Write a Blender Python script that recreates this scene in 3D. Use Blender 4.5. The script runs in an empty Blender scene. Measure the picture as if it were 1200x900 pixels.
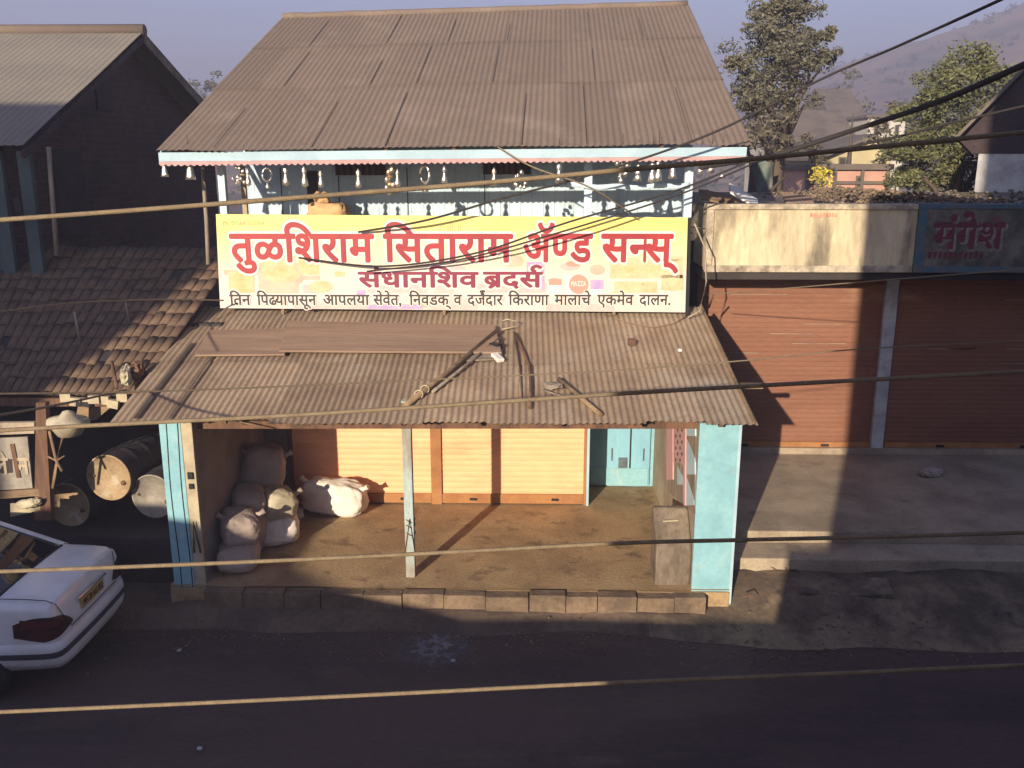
import bpy, bmesh, math, random
from mathutils import Vector, Matrix, noise
random.seed(7)
R = math.radians
scene = bpy.context.scene
col = scene.collection
# ------------------------------------------------------------------ camera, sky, sun, exposure
CAMZ, FPX, PITCH, YAW = 5.28, 1050.0, R(13.9), R(1.09)
cam = bpy.data.cameras.new('camera'); cam.sensor_width = 36; cam.lens = 36 * FPX / 1200
cam.clip_start = 0.05; cam.clip_end = 6000
camo = bpy.data.objects.new('camera', cam); col.objects.link(camo)
camo.location = (0, 0, CAMZ); camo.rotation_euler = (R(90) - PITCH, 0, YAW)
scene.camera = camo
SUN = Vector((1.75, 4.4, -1.3)).normalized()          # direction the light travels
EL = math.asin(-SUN.z)
world = bpy.data.worlds.new("World"); scene.world = world; world.use_nodes = True
wn = world.node_tree.nodes; wl = world.node_tree.links
bg = wn['Background']; sky = wn.new('ShaderNodeTexSky')
sky.sky_type = 'NISHITA'; sky.sun_disc = False; sky.sun_elevation = EL
sky.sun_rotation = math.atan2(-SUN.x, -SUN.y)
sky.air_density = 1.0; sky.dust_density = 1.5; sky.ozone_density = 2.5; sky.altitude = 500
tint = wn.new('ShaderNodeMix'); tint.data_type = 'RGBA'; tint.blend_type = 'MULTIPLY'; tint.inputs[0].default_value = 1
tint.inputs[7].default_value = (.97, .93, 1.10, 1); wl.new(sky.outputs[0], tint.inputs[6])
wl.new(tint.outputs[2], bg.inputs[0]); bg.inputs[1].default_value = 0.094
sl = bpy.data.lights.new('sun', 'SUN'); sl.energy = 4.6; sl.angle = R(0.5); sl.color = (1.0, 0.84, 0.62)
so = bpy.data.objects.new('sun', sl); col.objects.link(so)
so.rotation_euler = SUN.to_track_quat('-Z', 'Y').to_euler(); so.location = (-20, -40, 30)
vs = scene.view_settings
vs.view_transform = 'Standard'; vs.look = 'None'; vs.gamma = 1; vs.use_curve_mapping = False; vs.exposure = 0.92
scene.cycles.max_bounces = 6; scene.cycles.volume_bounces = 0
scene.cycles.use_denoising = True

# ------------------------------------------------------------------ helpers
_F = Vector((-math.sin(YAW) * math.cos(PITCH), math.cos(YAW) * math.cos(PITCH), -math.sin(PITCH)))
_R = Vector((math.cos(YAW), math.sin(YAW), 0)); _U = _R.cross(_F)
CP = Vector((0, 0, CAMZ))
def ray(px, py): return _F + _R * ((px - 600) / FPX) - _U * ((py - 450) / FPX)
def W(px, py, Y=None, Z=None, X=None):
    """the point of the photograph's ray (px, py) that lies on the given world plane"""
    d = ray(px, py)
    t = (Y / d.y) if Y is not None else ((Z - CAMZ) / d.z if Z is not None else X / d.x)
    return CP + d * t
def WP(px, py, p0, n):
    d = ray(px, py); return CP + d * ((p0 - CP).dot(n) / d.dot(n))

def empty(name, loc, label, cat, group=None):
    o = bpy.data.objects.new(name, None); col.objects.link(o); o.location = loc; o.empty_display_size = .2
    tag(o, label, cat, group); return o
def tag(o, label=None, cat=None, group=None, kind=None):
    if label: o['label'] = label
    if cat: o['category'] = cat
    if group: o['group'] = group
    if kind: o['kind'] = kind
    return o
def wloc(o):
    v = Vector(o.location)
    while o.parent: o = o.parent; v = Vector(o.location) if o.type == 'EMPTY' else v
    return v
class MB:
    def __init__(s): s.v = []; s.f = []; s.sm = set()
    def poly(s, pts, smooth=False):
        b = len(s.v); s.v += [tuple(p) for p in pts]; s.f.append(tuple(range(b, b + len(pts))))
        if smooth: s.sm.add(len(s.f) - 1)
        return s
    def box(s, x0, x1, y0, y1, z0, z1, M=None):
        p = [Vector(q) for q in ((x0,y0,z0),(x1,y0,z0),(x1,y1,z0),(x0,y1,z0),(x0,y0,z1),(x1,y0,z1),(x1,y1,z1),(x0,y1,z1))]
        if M: p = [M @ q for q in p]
        b = len(s.v); s.v += [tuple(q) for q in p]
        for f in ((3,2,1,0),(4,5,6,7),(0,1,5,4),(1,2,6,5),(2,3,7,6),(3,0,4,7)): s.f.append(tuple(b + i for i in f))
        return s
    def prism(s, pts, d):
        """closed polygon pts swept along vector d"""
        d = Vector(d); a = [Vector(p) for p in pts]; n = len(a); b = len(s.v)
        s.v += [tuple(p) for p in a] + [tuple(p + d) for p in a]
        s.f.append(tuple(range(b + n - 1, b - 1, -1))); s.f.append(tuple(range(b + n, b + 2 * n)))
        for i in range(n): j = (i + 1) % n; s.f.append((b + i, b + j, b + n + j, b + n + i))
        return s
    def bar(s, a, c, w, h, up=(0, 0, 1)):
        a = Vector(a); c = Vector(c); d = (c - a).normalized(); u = Vector(up)
        x = d.cross(u).normalized() * w / 2; z = x.cross(d).normalized() * h / 2
        return s.prism([a - x - z, a + x - z, a + x + z, a - x + z], c - a)
    def tube(s, pts, r, n=8, r2=None, cap=True):
        pts = [Vector(p) for p in pts]; m = len(pts); b = len(s.v); ref = Vector((0, 0, 1))
        for i, p in enumerate(pts):
            d = (pts[min(i + 1, m - 1)] - pts[max(i - 1, 0)]).normalized()
            q = ref if abs(d.dot(ref)) < .95 else Vector((1, 0, 0))
            x = d.cross(q).normalized(); y = d.cross(x).normalized()
            rr = r[i] if isinstance(r, (list, tuple)) else (r if r2 is None else r + (r2 - r) * i / (m - 1))
            for k in range(n):
                a = 2 * math.pi * k / n; s.v.append(tuple(p + x * (rr * math.cos(a)) + y * (rr * math.sin(a))))
        for i in range(m - 1):
            for k in range(n):
                s.sm.add(len(s.f)); k2 = (k + 1) % n
                s.f.append((b + i * n + k, b + i * n + k2, b + (i + 1) * n + k2, b + (i + 1) * n + k))
        if cap:
            s.f.append(tuple(b + k for k in range(n - 1, -1, -1))); s.f.append(tuple(b + (m - 1) * n + k for k in range(n)))
        return s
    def lathe(s, prof, c, axis=(0, 0, 1), n=14):
        """prof: list of (radius, height along axis)"""
        c = Vector(c); ax = Vector(axis).normalized(); q = Vector((0, 1, 0)) if abs(ax.y) < .9 else Vector((1, 0, 0))
        x = ax.cross(q).normalized(); y = ax.cross(x); b = len(s.v)
        for r, h in prof:
            for k in range(n):
                a = 2 * math.pi * k / n; s.v.append(tuple(c + ax * h + x * (r * math.cos(a)) + y * (r * math.sin(a))))
        for i in range(len(prof) - 1):
            for k in range(n):
                s.sm.add(len(s.f)); k2 = (k + 1) % n
                s.f.append((b + i * n + k, b + i * n + k2, b + (i + 1) * n + k2, b + (i + 1) * n + k))
        return s
    def grid(s, fn, nu, nv, smooth=True):
        b = len(s.v)
        for j in range(nv + 1):
            for i in range(nu + 1): s.v.append(tuple(fn(i / nu, j / nv)))
        for j in range(nv):
            for i in range(nu):
                if smooth: s.sm.add(len(s.f))
                a = b + j * (nu + 1) + i; s.f.append((a, a + 1, a + nu + 2, a + nu + 1))
        return s
    def build(s, name, m, parent=None, bevel=0, sub=0, solid=0, fix=True):
        me = bpy.data.meshes.new(name); me.from_pydata(s.v, [], s.f)
        if s.sm: me.polygons.foreach_set('use_smooth', [i in s.sm for i in range(len(me.polygons))])
        if fix and len(s.v) < 60000:
            bm = bmesh.new(); bm.from_mesh(me); bmesh.ops.recalc_face_normals(bm, faces=bm.faces); bm.to_mesh(me); bm.free()
        o = bpy.data.objects.new(name, me); col.objects.link(o); me.materials.append(m)
        if parent:
            o.parent = parent; o.matrix_parent_inverse = Matrix.Translation(-wloc(parent)) if parent.type == 'EMPTY' else (Matrix.Identity(4))
        if solid: q = o.modifiers.new('solid', 'SOLIDIFY'); q.thickness = solid; q.offset = -1; q.use_rim = solid > .0045
        if bevel: q = o.modifiers.new('bevel', 'BEVEL'); q.width = bevel; q.segments = 2; q.limit_method = 'ANGLE'
        if sub: q = o.modifiers.new('sub', 'SUBSURF'); q.levels = sub; q.render_levels = sub
        return o
def copy_tree(o, dloc, parent=None):
    c = o.copy(); col.objects.link(c)
    if parent: mi = o.matrix_parent_inverse.copy(); c.parent = parent; c.matrix_parent_inverse = mi
    else: c.location = dloc
    for ch in list(o.children): copy_tree(ch, None, c)
    return c

# ------------------------------------------------------------------ materials
def pm(name, c1, c2=None, scale=3.0, lo=.42, hi=.62, rough=.85, bump=.25, bscale=45.0, stretch=(1, 1, 1), metal=0.0, fine=.16, island=0.0, spec=.3, c3=None, s3=9.0, lo3=.6, hi3=.7):
    m = bpy.data.materials.new(name); m.use_nodes = True; nt = m.node_tree; N = nt.nodes; L = nt.links
    b = N['Principled BSDF']; b.inputs['Roughness'].default_value = rough; b.inputs['Metallic'].default_value = metal
    b.inputs['Specular IOR Level'].default_value = spec
    tc = N.new('ShaderNodeTexCoord'); mp = N.new('ShaderNodeMapping'); mp.inputs['Scale'].default_value = stretch
    L.new(tc.outputs['Object'], mp.inputs[0])
    def rgb(c): n = N.new('ShaderNodeRGB'); n.outputs[0].default_value = (*c, 1); return n.outputs[0]
    def mix(fac, a, c, mode='MIX'):
        n = N.new('ShaderNodeMix'); n.data_type = 'RGBA'; n.blend_type = mode
        if isinstance(fac, float): n.inputs[0].default_value = fac
        else: L.new(fac, n.inputs[0])
        L.new(a, n.inputs[6]); L.new(c, n.inputs[7]); return n.outputs[2]
    def nz(sc, det=6, vec=mp.outputs[0], ro=.6):
        n = N.new('ShaderNodeTexNoise'); n.inputs['Scale'].default_value = sc; n.inputs['Detail'].default_value = det
        n.inputs['Roughness'].default_value = ro; L.new(vec, n.inputs['Vector']); return n.outputs[0]
    def ramp(v, a, c, o0=0.0, o1=1.0):
        n = N.new('ShaderNodeMapRange'); n.inputs[1].default_value = a; n.inputs[2].default_value = c
        n.inputs[3].default_value = o0; n.inputs[4].default_value = o1; L.new(v, n.inputs[0]); return n.outputs[0]
    c = rgb(c1)
    if c2: c = mix(ramp(nz(scale), lo, hi), c, rgb(c2))
    if c3: c = mix(ramp(nz(s3, 8), lo3, hi3), c, rgb(c3))
    def scale_col(c, v):
        n = N.new('ShaderNodeVectorMath'); n.operation = 'SCALE'; L.new(c, n.inputs[0]); L.new(v, n.inputs['Scale']); return n.outputs[0]
    if fine: c = scale_col(c, ramp(nz(bscale, 5), .25, .75, 1 - fine, 1 + fine))
    if island:
        g = N.new('ShaderNodeNewGeometry'); c = scale_col(c, ramp(g.outputs['Random Per Island'], 0, 1, 1 - island, 1 + island))
    L.new(c, b.inputs['Base Color'])
    if bump:
        bp = N.new('ShaderNodeBump'); bp.inputs['Strength'].default_value = bump; bp.inputs['Distance'].default_value = .02
        L.new(nz(bscale, 6), bp.inputs['Height']); L.new(bp.outputs[0], b.inputs['Normal'])
    return m
M = {}
M['earth'] = pm('earth', (.16, .115, .075), (.10, .07, .05), .8, bscale=8, bump=.5)
M['road'] = pm('road', (.092, .059, .054), (.062, .042, .041), 1.1, bscale=34, bump=.4, fine=.2, rough=.92, stretch=(.3, 1, 1), c3=(.115, .078, .064), s3=2.2, lo3=.54, hi3=.76)
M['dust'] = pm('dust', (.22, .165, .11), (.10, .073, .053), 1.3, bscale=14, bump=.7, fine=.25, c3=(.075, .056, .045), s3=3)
M['porch'] = pm('porch', (.35, .245, .135), (.25, .17, .095), 1.6, bscale=26, bump=.4, fine=.22, c3=(.12, .078, .05), s3=2.6, lo3=.54, hi3=.70)
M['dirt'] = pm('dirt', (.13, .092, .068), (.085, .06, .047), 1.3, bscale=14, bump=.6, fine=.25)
M['stone'] = pm('stone', (.20, .14, .093), (.12, .085, .06), 3, bscale=22, bump=.6, fine=.25, island=.15)
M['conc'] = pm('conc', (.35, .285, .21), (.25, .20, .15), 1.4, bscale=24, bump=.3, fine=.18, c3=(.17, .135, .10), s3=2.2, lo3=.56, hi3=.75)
M['conc_dark'] = pm('conc_dark', (.20, .16, .12), (.11, .085, .065), 3, bscale=20, bump=.6, fine=.3, stretch=(1, 1, .4))
M['roof'] = pm('roof', (.168, .129, .103), (.138, .104, .083), 1.1, bscale=18, bump=.12, fine=.12, island=.08, rough=.8, c3=(.20, .155, .125), s3=1.1, lo3=.48, hi3=.7)
M['awn'] = pm('awn', (.30, .22, .15), (.225, .158, .108), 1.3, bscale=16, bump=.12, fine=.16, island=.13, rough=.85, c3=(.33, .265, .20), s3=1.0, lo3=.50, hi3=.7)
M['awn_dark'] = pm('awn_dark', (.07, .055, .045), (.05, .04, .033), 2, fine=.2)
M['tile'] = pm('tile', (.13, .085, .058), (.095, .062, .044), 2.2, bscale=14, bump=.3, fine=.25, island=.12, c3=(.06, .042, .034), s3=5, lo3=.6, hi3=.7)
M['asb'] = pm('asb', (.20, .178, .15), (.175, .157, .135), 1, bscale=12, bump=.05, fine=.08)
M['paleblue'] = pm('paleblue', (.50, .635, .73), (.42, .545, .645), 2, bscale=20, bump=.08, fine=.07, c3=(.42, .47, .48), s3=4)
M['blue'] = pm('blue', (.225, .43, .495), (.19, .375, .445), 2.4, bscale=18, bump=.2, fine=.1, c3=(.32, .45, .46), s3=3.4, lo3=.56, hi3=.75)
M['bluedoor'] = pm('bluedoor', (.21, .43, .54), (.18, .37, .48), 3, bscale=20, bump=.1, fine=.08, stretch=(1, 1, .3))
M['bluedark'] = pm('bluedark', (.10, .13, .14), (.06, .07, .08), 3, bscale=14, bump=.3, fine=.2)
M['pink'] = pm('pink', (.50, .29, .31), (.44, .26, .27), 4, bscale=30, bump=.1, fine=.08)
M['pinktrim'] = pm('pinktrim', (.44, .28, .28), (.38, .24, .24), 4, fine=.06, bump=0)
M['fascia'] = pm('fascia', (.36, .49, .57), (.31, .43, .51), 2, fine=.06, bump=.05)
M['brownwood'] = pm('brownwood', (.15, .08, .05), (.09, .05, .035), 6, bscale=40, stretch=(1, 1, .15), fine=.25)
M['wood'] = pm('wood', (.24, .165, .10), (.17, .115, .07), 7, bscale=40, stretch=(.15, 1, 1), fine=.25)
M['woodgrey'] = pm('woodgrey', (.26, .22, .18), (.16, .13, .10), 7, bscale=30, stretch=(1, 1, .15), fine=.25)
M['plank'] = pm('plank', (.27, .185, .13), (.21, .14, .10), 5, bscale=40, stretch=(.1, 1, 1), fine=.2, bump=.3)
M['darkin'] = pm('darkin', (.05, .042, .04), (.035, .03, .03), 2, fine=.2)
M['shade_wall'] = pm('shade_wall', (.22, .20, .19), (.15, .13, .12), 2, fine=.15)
M['gable'] = pm('gable', (.06, .04, .042), (.042, .03, .032), 1.5, bscale=12, fine=.3, bump=.5)
M['teal'] = pm('teal', (.07, .10, .105), (.045, .065, .07), 1.5, fine=.15)
M['white'] = pm('white', (.72, .70, .66), (.6, .57, .52), 3, fine=.08)
M['limewash'] = pm('limewash', (.42, .42, .42), (.30, .29, .30), 2.5, bscale=14, fine=.15)
M['parapet'] = pm('parapet', (.54, .46, .31), (.34, .29, .205), 1.1, lo=.40, hi=.56, bscale=14, fine=.2, stretch=(1, 1, .28), bump=.25, c3=(.16, .135, .10), s3=1.7, lo3=.46, hi3=.60)
M['rim'] = pm('rim', (.44, .38, .29), (.24, .20, .155), 5, lo=.42, hi=.6, bscale=18, fine=.25, bump=.5, c3=(.13, .105, .08), s3=7, lo3=.6, hi3=.7)
M['slab'] = pm('slab', (.19, .155, .125), (.115, .095, .08), 2.5, bscale=16, fine=.25, bump=.5)
M['signblue'] = pm('signblue', (.055, .115, .155), (.11, .115, .115), 5, fine=.25)
M['signgrey'] = pm('signgrey', (.16, .145, .12), (.075, .075, .065), 3.5, lo=.4, hi=.6, fine=.25, c3=(.20, .05, .045), s3=4.2, lo3=.60, hi3=.70)
M['redpaint'] = pm('redpaint', (.15, .035, .042), (.11, .04, .045), 9, lo=.35, hi=.6, fine=.3)
M['fadedred'] = pm('fadedred', (.42, .16, .12), (.5, .3, .2), 14, lo=.35, hi=.6, fine=.3)
M['whitepaint'] = pm('whitepaint', (.25, .225, .22), (.14, .125, .12), 9, lo=.35, hi=.6, fine=.3)
M['black'] = pm('black', (.012, .012, .013), None, fine=.1, bump=0, rough=.6)
M['cable'] = pm('cable', (.20, .155, .10), (.16, .12, .08), 40, fine=.25, bump=.3, bscale=300, rough=.85)
M['cableblack'] = pm('cableblack', (.03, .026, .026), None, fine=.1, bump=0)
M['silver'] = pm('silver', (.75, .72, .68), (.5, .47, .44), 30, rough=.28, metal=.9, fine=.2, bscale=80, bump=.4)
M['gold'] = pm('gold', (.62, .42, .20), (.5, .5, .48), 20, rough=.3, metal=.8, fine=.2, bscale=80)
M['sackw'] = pm('sackw', (.72, .66, .60), (.60, .54, .48), 7, bscale=60, bump=.3, fine=.07)
M['sackb'] = pm('sackb', (.38, .31, .275), (.32, .255, .225), 3, bscale=90, bump=.3, fine=.1)
M['sacky'] = pm('sacky', (.46, .41, .30), (.33, .28, .20), 5, bscale=60, bump=.4, fine=.12)
M['cloth'] = pm('cloth', (.55, .36, .19), (.42, .26, .13), 6, bscale=40, fine=.15)
M['cream'] = pm('cream', (.42, .36, .25), (.32, .27, .19), 5, bscale=40, fine=.12)
M['rust'] = pm('rust', (.34, .245, .145), (.27, .19, .11), 4, bscale=25, fine=.2, rough=.7, c3=(.44, .38, .29), s3=4.5, lo3=.55, hi3=.68)
M['drumgrey'] = pm('drumgrey', (.28, .25, .21), (.20, .175, .15), 4, bscale=25, fine=.15, rough=.6)
M['drumside'] = pm('drumside', (.06, .055, .062), (.045, .04, .045), 4, fine=.2, rough=.6)
M['carpaint'] = pm('carpaint', (.70, .70, .73), (.60, .58, .57), 2.5, lo=.45, hi=.7, fine=.03, bump=0, rough=.25, spec=.5)
M['glass'] = pm('glass', (.012, .013, .015), None, fine=0, bump=0, rough=.06, spec=.6)
M['lamp'] = pm('lamp', (.05, .006, .008), (.025, .005, .008), 6, fine=.1, bump=0, rough=.1, spec=.6)
M['lamp_red'] = pm('lamp_red', (.07, .008, .010), None, fine=.1, bump=0, rough=.1, spec=.6)
M['carstrip'] = pm('carstrip', (.05, .05, .065), None, fine=.1, bump=0, rough=.5)
M['chrome'] = pm('chrome', (.7, .7, .72), None, fine=0, bump=0, rough=.15, metal=1)
M['plate'] = pm('plate', (.50, .36, .12), None, fine=.06, bump=0)
M['platetxt'] = pm('platetxt', (.16, .03, .02), None, fine=.1, bump=0)
M['rubber'] = pm('rubber', (.02, .02, .02), None, fine=.15, bump=0)
M['bark'] = pm('bark', (.10, .075, .055), (.06, .045, .035), 3, bscale=12, stretch=(1, 1, .3), fine=.3, bump=.6)
M['leaf'] = pm('leaf', (.115, .108, .072), (.085, .083, .058), .5, fine=0, bump=0, island=.45, rough=.7)
M['leafy'] = pm('leafy', (.135, .14, .062), (.10, .11, .05), .4, fine=0, bump=0, island=.45, rough=.7)
M['leafdry'] = pm('leafdry', (.13, .11, .075), (.09, .08, .055), .4, fine=0, bump=0, island=.45, rough=.7)
M['hill'] = pm('hill', (.34, .225, .14), (.22, .16, .105), .012, bscale=.12, fine=.3, bump=0, c3=(.11, .105, .065), s3=.03, lo3=.52, hi3=.62)
M['scrub'] = pm('scrub', (.06, .065, .04), None, fine=0, bump=0, island=.4)
M['h_yellow'] = pm('h_yellow', (.48, .41, .24), (.40, .34, .20), 1, fine=.1)
M['h_pink'] = pm('h_pink', (.50, .29, .23), (.42, .24, .19), 1.5, fine=.12)
M['h_white'] = pm('h_white', (.5, .47, .42), (.4, .37, .33), 1, fine=.1)
M['h_roof'] = pm('h_roof', (.15, .125, .105), (.11, .09, .08), 1, fine=.15)
M['yellowcloth'] = pm('yellowcloth', (.62, .55, .05), (.5, .42, .04), 3, fine=.1)
M['greencloth'] = pm('greencloth', (.11, .15, .13), (.16, .17, .15), 3, fine=.1)
M['chalk'] = pm('chalk', (.21, .20, .22), (.13, .125, .14), 7, lo=.35, hi=.6, bscale=30, fine=.3)
def chalk_alpha(c, r):
    m = M['chalk']; N = m.node_tree.nodes; L = m.node_tree.links
    g = N.new('ShaderNodeNewGeometry'); d = N.new('ShaderNodeVectorMath'); d.operation = 'DISTANCE'; d.inputs[1].default_value = c; L.new(g.outputs['Position'], d.inputs[0])
    f = N.new('ShaderNodeMapRange'); f.inputs[1].default_value = r; f.inputs[2].default_value = 0; L.new(d.outputs['Value'], f.inputs[0])
    n = N.new('ShaderNodeTexNoise'); n.inputs['Scale'].default_value = 9; n.inputs['Detail'].default_value = 8; L.new(g.outputs['Position'], n.inputs['Vector'])
    q = N.new('ShaderNodeMapRange'); q.inputs[1].default_value = .38; q.inputs[2].default_value = .66; L.new(n.outputs[0], q.inputs[0])
    k = N.new('ShaderNodeMath'); k.operation = 'MULTIPLY'; f.inputs[4].default_value = 2.2; L.new(f.outputs[0], k.inputs[0]); L.new(q.outputs[0], k.inputs[1]); L.new(k.outputs[0], N['Principled BSDF'].inputs['Alpha'])

def brick_mat():
    m = pm('brickwall', (.075, .045, .042), (.05, .034, .034), 1.5, bscale=12, fine=.3, bump=0); N = m.node_tree.nodes; L = m.node_tree.links; b = N['Principled BSDF']
    tc = N.new('ShaderNodeTexCoord'); sp = N.new('ShaderNodeSeparateXYZ'); cb = N.new('ShaderNodeCombineXYZ'); L.new(tc.outputs['Object'], sp.inputs[0]); L.new(sp.outputs[1], cb.inputs[0]); L.new(sp.outputs[2], cb.inputs[1])
    br = N.new('ShaderNodeTexBrick'); br.inputs['Scale'].default_value = 2.2; L.new(cb.outputs[0], br.inputs['Vector']); br.inputs['Color1'].default_value = (1, 1, 1, 1); br.inputs['Color2'].default_value = (.7, .62, .6, 1); br.inputs['Mortar'].default_value = (1.5, 1.45, 1.4, 1)
    src = b.inputs['Base Color'].links[0].from_socket; mx = N.new('ShaderNodeMix'); mx.data_type = 'RGBA'; mx.blend_type = 'MULTIPLY'; mx.inputs[0].default_value = 1; L.new(src, mx.inputs[6]); L.new(br.outputs['Color'], mx.inputs[7]); L.new(mx.outputs[2], b.inputs['Base Color'])
    bp = N.new('ShaderNodeBump'); bp.inputs['Strength'].default_value = .5; bp.inputs['Distance'].default_value = .02; bp.invert = True; L.new(br.outputs['Fac'], bp.inputs['Height']); L.new(bp.outputs[0], b.inputs['Normal']); return m
M['brickwall'] = brick_mat()
def shutter_mat(name, c1, c2):
    return pm(name, c1, c2, .9, lo=.4, hi=.65, bscale=12, stretch=(.25, 1, 1), fine=.1, rough=.55, bump=.05, spec=.35, c3=tuple(c * .72 for c in c2), s3=1.9, lo3=.56, hi3=.72)
M['shut_or'] = shutter_mat('shut_or', (.86, .45, .255), (.80, .405, .22))
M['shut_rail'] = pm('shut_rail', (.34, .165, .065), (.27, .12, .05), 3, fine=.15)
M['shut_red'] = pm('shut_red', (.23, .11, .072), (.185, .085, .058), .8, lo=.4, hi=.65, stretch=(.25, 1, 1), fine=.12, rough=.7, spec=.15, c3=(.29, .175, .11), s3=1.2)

def banner_mat():
    m = bpy.data.materials.new('banner_print'); m.use_nodes = True; nt = m.node_tree; N = nt.nodes; L = nt.links; b = N['Principled BSDF']
    b.inputs['Roughness'].default_value = .5
    g = N.new('ShaderNodeNewGeometry'); s = N.new('ShaderNodeSeparateXYZ'); L.new(g.outputs['Position'], s.inputs[0])
    nz = N.new('ShaderNodeTexNoise'); nz.inputs['Scale'].default_value = 1.6; nz.inputs['Detail'].default_value = 5; L.new(g.outputs['Position'], nz.inputs['Vector'])
    ad = N.new('ShaderNodeMath'); ad.operation = 'MULTIPLY_ADD'; L.new(nz.outputs[0], ad.inputs[0]); ad.inputs[1].default_value = .5; L.new(s.outputs[2], ad.inputs[2])
    mr = N.new('ShaderNodeMapRange'); mr.inputs[1].default_value = 3.95; mr.inputs[2].default_value = 4.65; L.new(ad.outputs[0], mr.inputs[0])
    r = N.new('ShaderNodeValToRGB'); e = r.color_ramp.elements
    e[0].position = 0; e[0].color = (.56, .49, .46, 1); e[1].position = 1; e[1].color = (.66, .57, .17, 1)
    q = e.new(.4); q.color = (.62, .56, .36, 1); q = e.new(.72); q.color = (.66, .60, .28, 1)
    L.new(mr.outputs[0], r.inputs[0])
    n2 = N.new('ShaderNodeTexNoise'); n2.inputs['Scale'].default_value = 5; n2.inputs['Detail'].default_value = 3; L.new(g.outputs['Position'], n2.inputs['Vector'])
    mr2 = N.new('ShaderNodeMapRange'); mr2.inputs[1].default_value = .4; mr2.inputs[2].default_value = .7; mr2.inputs[3].default_value = 0; mr2.inputs[4].default_value = .3; L.new(n2.outputs[0], mr2.inputs[0])
    inv = N.new('ShaderNodeMath'); inv.operation = 'SUBTRACT'; inv.inputs[0].default_value = 1; L.new(mr.outputs[0], inv.inputs[1])
    mu = N.new('ShaderNodeMath'); mu.operation = 'MULTIPLY'; L.new(inv.outputs[0], mu.inputs[0]); L.new(mr2.outputs[0], mu.inputs[1])
    mx = N.new('ShaderNodeMix'); mx.data_type = 'RGBA'; L.new(mu.outputs[0], mx.inputs[0]); L.new(r.outputs[0], mx.inputs[6]); mx.inputs[7].default_value = (.55, .42, .36, 1)
    L.new(mx.outputs[2], b.inputs['Base Color']); return m
M['banner'] = banner_mat()
M['ink_red'] = pm('ink_red', (.34, .035, .04), (.27, .03, .04), 2, fine=.05, bump=0, rough=.5)
M['ink_maroon'] = pm('ink_maroon', (.20, .028, .06), None, fine=.05, bump=0, rough=.5)
M['ink_dark'] = pm('ink_dark', (.05, .038, .042), None, fine=.05, bump=0, rough=.5)
M['ink_white'] = pm('ink_white', (.66, .62, .57), None, fine=.02, bump=0, rough=.5)
M['ink_grey'] = pm('ink_grey', (.45, .40, .22), None, fine=.03, bump=0, rough=.5)
M['ink_tan'] = pm('ink_tan', (.46, .36, .20), (.55, .47, .30), 6, lo=.35, hi=.65, fine=.1, bump=0, rough=.5, c3=(.38, .30, .18), s3=11)
M['ink_orange'] = pm('ink_orange', (.56, .36, .16), (.58, .45, .28), 7, lo=.35, hi=.65, fine=.1, bump=0, rough=.5)
M['ink_shadow'] = pm('ink_shadow', (.40, .33, .27), (.50, .43, .33), 4, lo=.35, hi=.65, fine=.1, bump=0, rough=.5)
M['ink_pink'] = pm('ink_pink', (.58, .43, .40), (.50, .36, .36), 9, lo=.35, hi=.65, fine=.08, bump=0, rough=.5)
M['ink_badge'] = pm('ink_badge', (.68, .25, .20), None, fine=.06, bump=0, rough=.5)
M['ink_violet'] = pm('ink_violet', (.36, .26, .48), (.42, .32, .5), 9, fine=.06, bump=0, rough=.5)

# ------------------------------------------------------------------ haze: one closed box round camera and scene
def haze():
    m = bpy.data.materials.new('haze_air'); m.use_nodes = True; N = m.node_tree.nodes; N.clear()
    o = N.new('ShaderNodeOutputMaterial'); v = N.new('ShaderNodeVolumePrincipled')
    v.inputs['Color'].default_value = (.61, .63, .90, 1); v.inputs['Density'].default_value = .0025; v.inputs['Anisotropy'].default_value = 0
    m.node_tree.links.new(v.outputs[0], o.inputs['Volume'])
    b = MB().box(-900, 900, -60, 1100, -1.2, 124).build('haze', m); tag(b, kind='stuff')

# ------------------------------------------------------------------ the setting
tag(MB().poly([(-1500, -400, 0), (1500, -400, 0), (1500, 2500, 0), (-1500, 2500, 0)]).build('ground', M['earth']), kind='structure')
tag(MB().poly([(-70, -1.2, .004), (70, -1.2, .004), (70, 9.35, .004), (-70, 9.35, .004)]).build('road', M['road']), kind='structure')
XLIM = (-4.3, 2.6)
def verge_fn(u, v):
    x = -30 + 60 * u; y = 9.05 + 1.6 * v + (.28 if x < 1.5 else .28 * max(0, (2.6 - x) / 1.1)); t = min(1, v / .75)
    z = .008 + (.36 * t * t * (3 - 2 * t) if x > 2.3 else .17 * min(1, v / .13))
    if 1.6 < x < 2.3: k = (x - 1.6) / .7; z = .008 + .36 * k * t * t * (3 - 2 * t) + (1 - k) * .17 * min(1, v / .13)
    z += .07 * (noise.noise(Vector((x * 1.3, y * 2.2, 3))) + .5 * noise.noise(Vector((x * 5, y * 5, 1)))) * min(1, v * 3)
    return (x, y + .12 * noise.noise(Vector((x * .9, 0, 0))), max(z, .008))
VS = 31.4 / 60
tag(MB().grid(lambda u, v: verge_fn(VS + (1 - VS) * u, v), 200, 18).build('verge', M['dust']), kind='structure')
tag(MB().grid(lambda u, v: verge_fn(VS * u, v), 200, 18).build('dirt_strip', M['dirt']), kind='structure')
gv = MB(); rnd = random.Random(11)
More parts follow.
